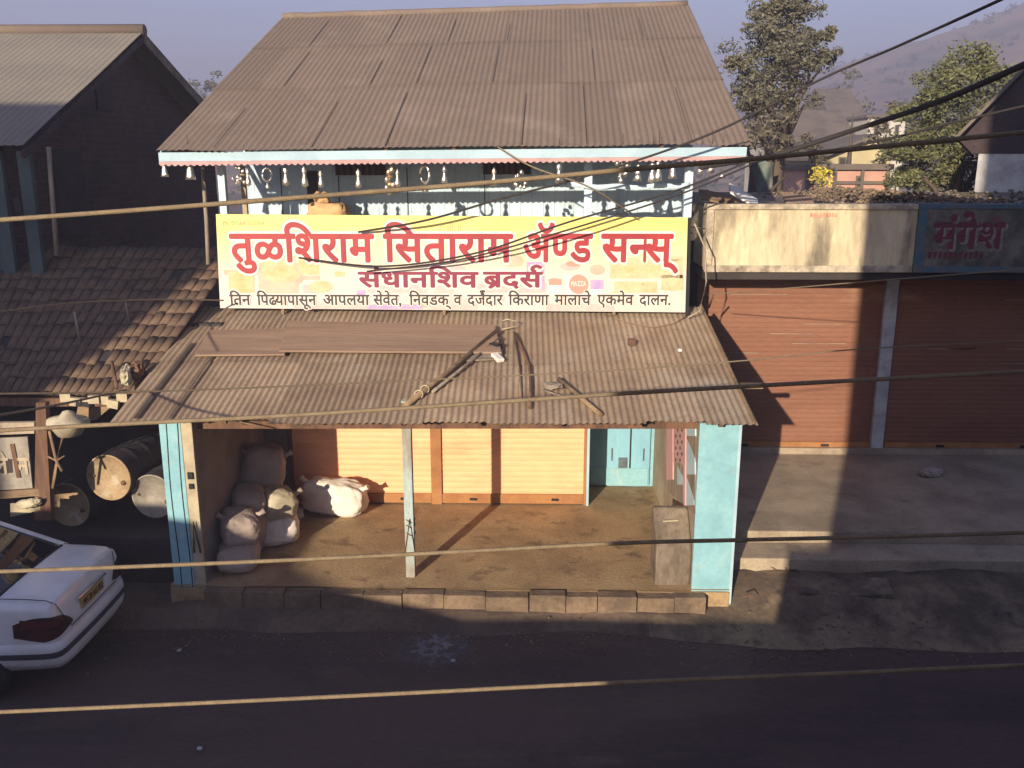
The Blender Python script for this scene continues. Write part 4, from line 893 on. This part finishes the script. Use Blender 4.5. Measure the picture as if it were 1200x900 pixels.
MB().tube([SB(74, 508), SB(66, 545), SB(62, 572)], .018, 6).build('leg', M['wood'], bk_)
MB().tube([SB(56, 535), SB(66, 540), SB(76, 534)], .012, 6).build('tie', M['wood'], bk_)
p = SB(80, 494); ba = empty('covered_basket', p - Vector((0, 0, .2)), 'shallow basket with a yellowish cloth cover on the bamboo stand', 'basket')
MB().lathe([(.0, -.17), (.13, -.16), (.20, -.04), (.22, 0), (.21, .02)], p, n=20).build('basket', M['cream'], ba)
MB().lathe([(.235, -.02), (.23, .02), (.11, .05), (.06, .12), (0, .14)], p, (.1, 0, 1), 18).build('cover', M['sacky'], ba)
sack('stone', W(52, 614, Z=.62), (.13, .1, .07), (0, 0, .3), M['cream'], 'small pale stone on the dark ground below the sign post', 'stone', seed=63, lump=.2)
sack('stone', W(116, 614, Z=.5), (.14, .1, .14), (0, 0, .3), M['limewash'], 'whitish lump on the dark ground below the drums', 'stone', seed=64, lump=.25)

# ------------------------------------------------------------------ white car
RC = Vector((-4.66, 8.70, 0)); fw = Vector((-1, 0, 0)); sd = Vector((0, 1, 0))
def C(x, y, z): return RC + fw * x + sd * y + Vector((0, 0, z))
car = empty('parked_car', C(2.1, 0, 0), 'white saloon car parked on the shaded road, seen from behind', 'car')
stn = [(.0, .66, .34, .70), (.02, .70, .31, .80), (.05, .745, .28, .93), (.075, .76, .26, 1.0), (.10, .768, .255, 1.02), (.18, .78, .245, 1.035), (.30, .79, .24, 1.042), (.7, .815, .22, 1.05), (1.3, .83, .2, 1.0), (2.0, .835, .2, .97), (2.8, .835, .2, .96), (3.3, .82, .2, .93), (3.8, .80, .22, .82), (4.1, .74, .26, .70), (4.2, .62, .32, .62)]
mb = MB(); rings = []
for (x, w, zb_, zt_) in stn:
    h = zt_ - zb_
    half = [(0, zb_), (w * .75, zb_), (w * .96, zb_ + .1 * h), (w, zb_ + .4 * h), (w * .995, zb_ + .68 * h), (w * .97, zb_ + .9 * h), (w * .945, zb_ + .965 * h), (w * .88, zt_ + .002), (w * .45, zt_ + .018), (0, zt_ + .025)]
    ring = [(-a, b) for a, b in reversed(half[1:-1])]; ring = half + ring
    rings.append([C(x, a, b) for a, b in ring])
n = len(rings[0]); b0_ = 0
for r_ in rings: mb.v += [tuple(q) for q in r_]
for i in range(len(rings) - 1):
    for k in range(n):
        k2 = (k + 1) % n; mb.sm.add(len(mb.f)); mb.f.append((i * n + k, i * n + k2, (i + 1) * n + k2, (i + 1) * n + k))
mb.f.append(tuple(range(n))); mb.f.append(tuple((len(rings) - 1) * n + k for k in range(n)))
body = mb.build('body', M['carpaint'], car, sub=2)
cab = [(.62, .64, 1.03), (1.35, .56, 1.375), (1.7, .57, 1.41), (2.4, .57, 1.40), (3.25, .66, .95)]
cb = MB().grid(lambda u, v: (lambda s, t: C(s[0], (t * 2 - 1) * s[1], s[2] + (.03 * math.sin(math.pi * t))))(cab[min(4, int(round(v * 4)))], u), 8, 4)
cb.build('roof_glass', M['glass'], car)
for s in (-1, 1):
    g_ = MB().poly([C(.72, s * .74, 1.0), C(1.38, s * .58, 1.36), C(2.4, s * .585, 1.39), C(3.15, s * .72, .96)]); g_.build('side_window', M['glass'], car, fix=False)
    MB().bar(C(.58, s * .70, 1.025), C(1.37, s * .575, 1.385), .07, .03).build('rear_pillar', M['carpaint'], car, bevel=.02)
    MB().bar(C(2.38, s * .575, 1.40), C(3.28, s * .70, .95), .07, .05).build('front_pillar', M['carpaint'], car, bevel=.02)
MB().grid(lambda u, v: C(1.33 + 1.12 * v, (u * 2 - 1) * .6, 1.392 + .035 * math.sin(math.pi * u) + .012 * math.sin(math.pi * v)), 8, 6).build('roof', M['carpaint'], car, solid=.03)
from mathutils.bvhtree import BVHTree
bpy.context.view_layer.update(); _dg = bpy.context.evaluated_depsgraph_get(); _dg.update()
_bv = BVHTree.FromObject(body, _dg)
_bw = body.matrix_world.copy()
def skin(a, z, off):
    """point on the car's skin at height z seen from angle a round the boot's middle (0 = straight behind)"""
    d = fw * -math.cos(R(a)) + sd * math.sin(R(a)); c = C(.6, 0, z); q = _bv.ray_cast(_bw.inverted() @ (c + d * 3), -d)
    p = q[0] if q[0] is not None else c + d * .6
    return p + d * off
def skin_part(name, mat, par, fn, nu, nv): return MB().grid(fn, nu, nv).build(name, mat, par, fix=False)
bmp = skin_part('rear_bumper', M['carpaint'], car, lambda u, v: skin(-96 + 192 * u, .33 + .31 * v, .030 * math.sin(math.pi * min(1, max(.0, v * 1.02))) ** .35 - .004), 60, 8)
skin_part('bumper_strip', M['carstrip'], bmp, lambda u, v: skin(-94 + 188 * u, .475 + .065 * v, .036), 60, 2)
for s_ in (-1, 1):
    def tl(u, v):
        aa = 77 - 40 * u; z0 = .655 + .12 * abs(u - .45); z1 = .985 - .02 * u - .22 * u ** 3 - .14 * (1 - u) ** 2
        return skin(s_ * aa, z0 + (z1 - z0) * v, .012)
    lm = skin_part('tail_lamp', M['lamp'], car, tl, 18, 8)
    skin_part('lamp_lens', M['lamp_red'], lm, lambda u, v: skin(s_ * (72 - 24 * u), .80 + .10 * v * (1 - .5 * u), .016), 8, 3)
pl = MB().box(-.012, .0, -.25, .25, -.065, .065, Matrix(((fw.x, sd.x, 0, 0), (fw.y, sd.y, 0, 0), (0, 0, 1, 0), (0, 0, 0, 1)))); 
pc = C(.012, 0, .80)
pl = MB(); pl.box(-.014, .0, -.25, .25, -.065, .065, Matrix.Translation(pc) @ Matrix(((fw.x, sd.x, 0, 0), (fw.y, sd.y, 0, 0), (0, 0, 1, 0), (0, 0, 0, 1))))
for s_ in (-1, 1):
    MB().tube([C(.62, s_ * .665, 1.066), C(.3, s_ * .66, 1.058), C(.13, s_ * .655, 1.045), C(.066, s_ * .645, 1.01)], .0045, 5).build('boot_seam', M['rubber'], car)
    MB().tube([C(.058, s_ * .63, 1.0), C(.005, s_ * .56, .80), C(-.012, s_ * .5, .70)], .0045, 5).build('boot_seam', M['rubber'], car)
MB().tube([C(-.012, -.5, .695), C(-.014, 0, .692), C(-.012, .5, .695)], .0045, 5).build('boot_seam', M['rubber'], car)
MB().tube([C(.64, -.68, 1.05), C(.635, 0, 1.078), C(.64, .68, 1.05)], .012, 6).build('window_seal', M['rubber'], car)
po = pl.build('number_plate', M['plate'], car, bevel=.004)
mb = MB(); M4 = Matrix.Translation(pc + fw * -.017) @ Matrix(((sd.x, fw.x, 0, 0), (sd.y, fw.y, 0, 0), (0, 0, 1, 0), (0, 0, 0, 1)))
lay_word(mb, 'MH 20 AG 852', -.22, .22, -.035, .035, 0, .02, .69, M4); mb.build('plate_lettering', M['platetxt'], po, fix=False)
MB().bar(C(.0, -.30, .885), C(.0, .30, .885), .03, .022).build('trim_strip', M['chrome'], car, bevel=.004)
for x in (.85, 3.35):
    for s in (-1, 1):
        t_ = MB().lathe([(.18, -.09), (.29, -.09), (.305, -.05), (.305, .05), (.29, .09), (.18, .09)], C(x, s * .76, .305), sd, 24).build('wheel', M['rubber'], car)
        MB().lathe([(0, -.07), (.17, -.085), (.19, -.08), (.19, .08), (.17, .085), (0, .07)], C(x, s * .76, .305), sd, 20).build('rim', M['drumgrey'], t_)

# ------------------------------------------------------------------ overhead cables
def cable(label, pts, wpx, mat='cable', sag=0.0, name='overhead_cable', seg=10):
    """pts: (px, py, Y) points along the cable's true path"""
    P = [W(a, b, Y=y) for a, b, y in pts]; out = []
    for i in range(len(P) - 1):
        for k in range(seg):
            t = k / seg; p0, p1, p2, p3 = P[max(i - 1, 0)], P[i], P[i + 1], P[min(i + 2, len(P) - 1)]
            out.append(.5 * ((2 * p1) + (p2 - p0) * t + (2 * p0 - 5 * p1 + 4 * p2 - p3) * t * t + (3 * p1 - p0 - 3 * p2 + p3) * t ** 3))
    out.append(P[-1]); d0, d1 = (P[0] - CP).dot(_F), (P[-1] - CP).dot(_F)
    rm_ = min(wpx / 2 / FPX * (o_ - CP).dot(_F) for o_ in out)
    o = MB().tube(out, rm_, 7).build(name, M[mat]); tag(o, label, 'cable', 'cables strung across the street'); return o
cable('thick pale cable crossing above the banner lettering and the eave ornaments', [(-60, 262, 1.4), (150, 247, 1.4), (345, 232, 1.4), (560, 215, 1.4), (722, 200, 1.4), (905, 184, 1.42), (1110, 164, 1.45), (1270, 148, 1.5)], 6.0)
cable('brown cable running along the awning front edge over the sign post', [(-60, 508, 1.4), (100, 499, 1.4), (300, 489, 1.4), (480, 478, 1.4), (718, 462, 1.4), (890, 452, 1.4), (1040, 444, 1.4), (1270, 432, 1.4)], 5.5)
cable('pale cable crossing in front of the porch sacks and the blue pillar', [(-60, 672, 1.4), (230, 661, 1.4), (470, 650, 1.4), (718, 637, 1.4), (860, 633, 1.4), (1030, 629, 1.4), (1270, 622, 1.4)], 5.0)
cable('lowest pale cable crossing above the bare dark road', [(-60, 837, 1.4), (230, 824, 1.4), (480, 812, 1.4), (718, 800, 1.4), (960, 790, 1.4), (1270, 776, 1.4)], 5.0)
cable('thin brown cable crossing the middle of the awning sheets', [(-60, 462, 5.0), (200, 458, 6), (480, 446, 7.0), (720, 434, 7.4), (890, 421, 7.6), (1010, 409, 7.8), (1270, 396, 8)], 2.6)
cable('pale cable rising to the rag bundle at the awning corner', [(-60, 496, 6.0), (60, 476, 8), (148, 457, 9.9)], 4.0)
cable('thin pale cable draped over the shaded tiled roof', [(-60, 375, 8.0), (75, 356, 10), (190, 351, 11.5), (262, 352, 12.3)], 2.6)
cable('dark cable slanting up across the corrugated roof to the sky', [(1260, -44, 7.5), (1170, 1, 8.4), (1050, 55, 10.4), (1005, 74, 11.2), (960, 94, 11.4), (830, 158, 11.7), (692, 205, 11.95), (590, 232, 12.15), (500, 258, 12.3), (420, 272, 12.5)], 4.6, 'cableblack')
cable('thick black cable bundle rising from the eave end past the hill', [(1290, 38, 7.8), (1200, 76, 8.4), (1100, 119, 9.6), (1005, 151, 11.4), (905, 183, 12), (878, 190, 12.15)], 9.0, 'cableblack')
cable('thin black cable sagging across the banner lettering from the eave end', [(878, 189, 12.1), (790, 224, 12.2), (667, 260, 12.1), (560, 296, 12.3), (450, 312, 12.4), (350, 302, 12.45)], 2.4, 'cableblack')
cable('second black cable just under the one sagging across the banner', [(880, 193, 12.1), (790, 230, 12.2), (650, 274, 12.1), (540, 304, 12.3), (430, 318, 12.4)], 2.2, 'cableblack')
cable('black cable running nearly level from the eave end to the gabled house', [(820, 197, 12), (905, 184, 12.3), (960, 179, 12.8), (1060, 170, 15), (1118, 166, 19.3)], 5.0, 'cableblack')
cable('thin wire rising above the level black cable before the yellow house', [(960, 179, 13), (1040, 163, 13), (1120, 143, 13), (1270, 108, 13)], 3.0, 'cableblack')
cable('thin faint wire crossing the red brown shutter from the awning', [(830, 345, 12), (920, 338, 11), (1040, 328, 10), (1270, 310, 9)], 1.6)
cable('thin wire looping down from the fascia behind the thick pale cable', [(583, 172, 12.15), (625, 196, 11.9), (690, 219, 11.8), (740, 250, 12.2)], 2.0)

# ------------------------------------------------------------------ trees
def tree(name, base, H, lean, limbs, mat, label, clumps, cs, leafn, lsz, trunk_r, cat='tree', crown0=.35, nm='crown'):
    e = empty(name, base, label, cat); b = Vector(base); t = MB(); c = MB()
    top = b + Vector(lean) + Vector((0, 0, H))
    mid = b.lerp(top, .5) + Vector((random.uniform(-.3, .3), 0, 0))
    t.tube([b, b.lerp(mid, .5), mid, mid.lerp(top, .5), top], [trunk_r, trunk_r * .85, trunk_r * .65, trunk_r * .4, trunk_r * .1], 9)
    for (fr, dx, dy, dz, r) in limbs:
        s = b.lerp(mid, fr * 2) if fr < .5 else mid.lerp(top, fr * 2 - 1); en = s + Vector((dx, dy, dz))
        t.tube([s, s.lerp(en, .5) + Vector((0, 0, .12 * dz)), en], [trunk_r * .5, trunk_r * .3, trunk_r * .08], 6)
    for (x, y, z, s) in clumps:
        for _ in range(cs):
            o_ = Vector([max(-.8, min(.8, random.gauss(0, .42))) for _k in range(3)]) * s
            leaf_quads(c, b + Vector((x, y, z)) + o_, leafn, (s * .42, s * .42, s * .34), lsz, .8)
    t.build('trunk', M['bark'], e); c.build(nm, mat, e, fix=False); return e
TY = 24.0
tb = W(905, 245, Y=TY); tb = Vector((tb.x, TY, 2.5)); 
def rel(px, py, dy=0): q = W(px, py, Y=TY + dy); return (q.x - tb.x, dy, q.z - tb.z)
cl = [(*rel(915, 20), .9), (*rel(940, 10, .5), .75), (*rel(900, 45, -.5), .95), (*rel(885, 70), .9), (*rel(930, 55, .8), 1.0), (*rel(955, 45), .75), (*rel(880, 95, .6), .85), (*rel(915, 85, -.6), 1.0), (*rel(945, 80, .2), .85),
      (*rel(968, 70), .4), (*rel(925, 105), .7), (*rel(870, 75), .5), (*rel(890, 118, .4), .7), (*rel(872, 112), .5), (*rel(905, 5), .5), (*rel(975, 40), .3), (*rel(930, -10), .7), (*rel(888, 20), .3)]
tree('tree', tb, rel(925, 30)[2], (.5, 0, 0), [(.35, *(Vector(rel(880, 95)) - Vector(rel(905, 190))), .1), (.42, *(Vector(rel(940, 90)) - Vector(rel(908, 170))), .1), (.55, *(Vector(rel(885, 60)) - Vector(rel(912, 120))), .1), (.6, *(Vector(rel(955, 50)) - Vector(rel(915, 115))), .1)],
     M['leaf'], 'tall sparse grey green tree rising beside the main roof end', [(a * .9, b, c, d) for a, b, c, d in cl], 8, 95, .075, .26)
cl = [(*rel(885, 140), .7), (*rel(905, 150, 1), .6), (*rel(878, 165, .5), .6), (*rel(930, 165), .5)]
tb2 = Vector((W(885, 245, Y=22.5).x, 22.5, 2.5))
def relb(px, py, B, dy=0): q = W(px, py, Y=B.y + dy); return (q.x - B.x, dy, q.z - B.z)
tree('tree', tb2, 3.1, (-.25, 0, 0), [(.5, .8, .2, 1.0, .1), (.4, -.6, 0, .9, .1)], M['leafdry'], 'small brown leaved tree under the tall sparse one', [(*relb(885, 150, tb2), .65), (*relb(908, 145, tb2, .6), .6), (*relb(870, 165, tb2), .5), (*relb(925, 170, tb2), .45), (*relb(860, 180, tb2), .4), (*relb(950, 185, tb2, 1), .4)], 6, 34, .085, .16)
tb3 = Vector((W(1100, 240, Y=25).x, 25, 2.2))
cl = []
for (px, py, s) in [(1150, 85, .75), (1120, 95, .8), (1165, 100, .7), (1090, 115, .65), (1135, 120, .9), (1105, 140, .8), (1080, 150, .6), (1125, 160, .85), (1090, 175, .75), (1065, 185, .6), (1110, 190, .8), (1080, 205, .7), (1135, 190, .7), (1105, 215, .7), (1060, 212, .5), (1140, 150, .7), (1130, 215, .6)]:
    cl.append((*relb(px, py, tb3, random.uniform(-.8, .8)), s))
tree('broad_tree', tb3, 4.2, (.5, 0, 0), [(.4, -1.1, 0, 1.2, .1), (.45, 1.1, .3, 1.5, .1)], M['leafy'], 'broad yellow green tree in front of the hill', [(a * 1.06, b, c * 1.03, d * 1.15) for a, b, c, d in cl], 9, 135, .068, .2)
tb4 = Vector((W(1040, 240, Y=30).x, 34, 2.0))
tree('tree', tb4, 5, (0, 0, 0), [(.4, -.8, 0, 1, .1)], M['leafdry'], 'hazy brown tree behind the yellow house', [(*relb(1060, 120, tb4), .9), (*relb(1040, 140, tb4), 1.0), (*relb(1075, 140, tb4), .9), (*relb(1055, 165, tb4), .9)], 5, 40, .13, .18)
for k, (px, py, Y_, s, lab) in enumerate([(228, 107, 75, 1.0, 'far round tree top showing beyond the dark gable roof'), (250, 101, 85, 1.3, 'far hazy tree showing against the edge of the main roof'), (990, 112, 110, 3.2, 'distant bushy tree low on the hill slope beside the tall tree'), (930, 150, 60, 2.2, 'distant grey green tree behind the branches of the tall tree')]):
    q = W(px, py, Y=Y_); bb = Vector((q.x, Y_, 0)); tree('distant_tree', bb, q.z, (0, 0, 0), [(.6, s * .5, 0, s * .4, .1)], M['leaf'], lab, [(0, 0, q.z, s), (s * .6, 0, q.z - s * .7, s * .9), (-s * .7, 0, q.z - s * .6, s * .9)], 5, 34, s * .16, .3)
bs = Vector((W(964, 238, Y=23).x, 23, 3.3)); e = empty('flowering_bush', bs, 'small bright yellow flowering bush behind the flat roof', 'bush'); c = MB(); leaf_quads(c, W(965, 208, Y=23), 110, (.22, .3, .32), .06); leaf_quads(c, W(956, 204, Y=23), 60, (.2, .3, .25), .06); c.build('foliage', M['yellowcloth'], e, fix=False)
MB().tube([bs, W(964, 210, Y=23)], .03, 6).build('stem', M['bark'], e)
p = W(893, 205, Y=22.8); tag(MB().grid(lambda u, v: (p.x - .3 + .6 * u, 22.8 + .12 * math.sin(u * 7 + v * 2), p.z + .32 - (.95 - .25 * u) * v + .05 * math.sin(u * 5)), 12, 10).build('hanging_cloth', M['greencloth'], solid=.012), 'grey green cloth hung among the trunks by the roof', 'cloth')

# ------------------------------------------------------------------ houses of the town behind
def small_house(name, px0, px1, pyt, pyb, Y, depth, wallm, roofm, label, apex=None, over=.4, wins=(), flat=False, zbase=0.0):
    a, b = W(px0, pyt, Y=Y), W(px1, pyt, Y=Y); z1 = a.z; e = empty(name, Vector(((a.x + b.x) / 2, Y + depth / 2, 0)), label, 'house')
    MB().box(a.x, b.x, Y, Y + depth, zbase, z1).build('wall', M[wallm], e)
    if apex:
        p = W(apex[0], apex[1], Y=Y); 
        MB().prism([(a.x, Y + .01, z1), (b.x, Y + .01, z1), (p.x, Y + .01, p.z - .08)], (0, depth - .02, 0)).build('gable', M[wallm], e)
        for q in (Vector((a.x - over, 0, z1 - over * .45)), Vector((b.x + over, 0, z1 - over * .45))):
            MB().prism([(q.x, Y - over, q.z), (p.x, Y - over, p.z), (p.x, Y - over, p.z + .12), (q.x, Y - over, q.z + .12)], (0, depth + 2 * over, 0)).build('roof', M[roofm], e)
    elif flat: MB().box(a.x - over, b.x + over, Y - over, Y + depth + over, z1, z1 + .18).build('roof', M[roofm], e)
    else:
        MB().prism([(a.x - over, Y - over, z1 - .1), (a.x - over, Y + depth / 2, z1 + depth * .26), (a.x - over, Y + depth + over, z1 - .1)], (b.x - a.x + 2 * over, 0, 0)).build('roof', M[roofm], e)
    for (wx0, wx1, wy0, wy1) in wins:
        q0, q1 = W(wx0, wy1, Y=Y), W(wx1, wy0, Y=Y); f = MB().box(q0.x, q1.x, Y - .04, Y + .02, q0.z, q1.z).build('window', M['h_roof'], e); MB().box(q0.x + .06, q1.x - .06, Y - .05, Y - .041, q0.z + .06, q1.z - .06).build('pane', M['darkin'], f)
    return e
e = small_house('pink_house', 946, 1040, 199, 226, 30, 6, 'h_pink', 'h_roof', 'low pink walled house just behind the flat roof', over=.15, flat=True, wins=((955, 966, 206, 222), (1002, 1012, 206, 220)))
for px in (946, 978, 1010, 1040): xk = W(px, 210, Y=29.95).x; MB().box(xk - .05, xk + .05, 29.9, 29.98, 0, W(px, 197, Y=30).z).build('wall_band', M['h_roof'], e)
MB().box(W(946, 210, Y=29.9).x, W(1040, 210, Y=29.9).x, 29.92, 29.97, W(946, 214, Y=30).z - .05, W(946, 214, Y=30).z + .05).build('wall_band', M['h_roof'], e)
small_house('yellow_house', 968, 1046, 182, 215, 40, 9, 'h_yellow', 'h_roof', 'yellow gabled house above the pink walled one', apex=(1021, 160), over=.5, wins=((982, 992, 184, 196), (1030, 1038, 186, 200)))
small_house('grey_house', 940, 1000, 168, 200, 55, 8, 'h_white', 'h_roof', 'grey roofed house half hidden behind the yellow gable', over=.4)
small_house('white_house', 1018, 1062, 138, 180, 62, 7, 'h_white', 'h_roof', 'pale flat topped house with small windows below the hill', over=.2, flat=True, wins=((1024, 1030, 146, 156), (1036, 1042, 146, 156), (1048, 1054, 146, 156)))
small_house('long_shed', 985, 1015, 145, 175, 75, 12, 'h_white', 'h_roof', 'pale long roofed shed on the lower slope of the hill', over=.5)
small_house('beige_house', 900, 945, 150, 190, 85, 8, 'h_white', 'h_roof', 'hazy beige house seen through the tall tree branches', over=.4)

# ------------------------------------------------------------------ unseen buildings on the camera's side of the road, shaped to shade the street
def near_block(name, boxes, label, prisms=()):
    mb = MB()
    for b_ in boxes: mb.box(*b_)
    o = mb.build(name, M['limewash']); tag(o, label, 'building'); return o
near_block('terrace_building', [(-12.0, -.84, -5, -1.0, 0, 3.22), (-1.30, -.85, -1.35, -1.0, 3.22, 3.95)], 'low terraced building on the viewer side of the road')  # small raised block added to step the shade edge by the verge
pr = MB().prism([(-12, -1.0, 3.22), (-4.9, -1.0, 3.22), (-7.4, -1.0, 3.72), (-8.2, -1.0, 4.36), (-9.2, -1.0, 4.5), (-10.2, -1.0, 4.5), (-10.6, -1.0, 4.1), (-12, -1.0, 4.1)], (0, -.25, 0)).build('shade_parapet', M['limewash']); tag(pr, 'unseen uneven parapet outlined to shade the porch front', 'parapet')  # unseen outline shaped so its shadow edge falls across the porch
near_block('tall_building', [(-.82, 14, -8, -1.0, 0, 9.6), (1.4, 14, -8, -1.0, 9.6, 13.3)], 'unseen tall building shading the red brown shutters, top block added to shade the gabled house')  # upper block added only to shade the far gabled house
near_block('tall_house', [(-26, -14.1, -10, -6.0, 0, 12.2), (-26, -12.4, -6, -1.0, 0, 4.3)], 'tall plain house whose shadow covers the tiled roof')
HAZE = True
if HAZE: haze()
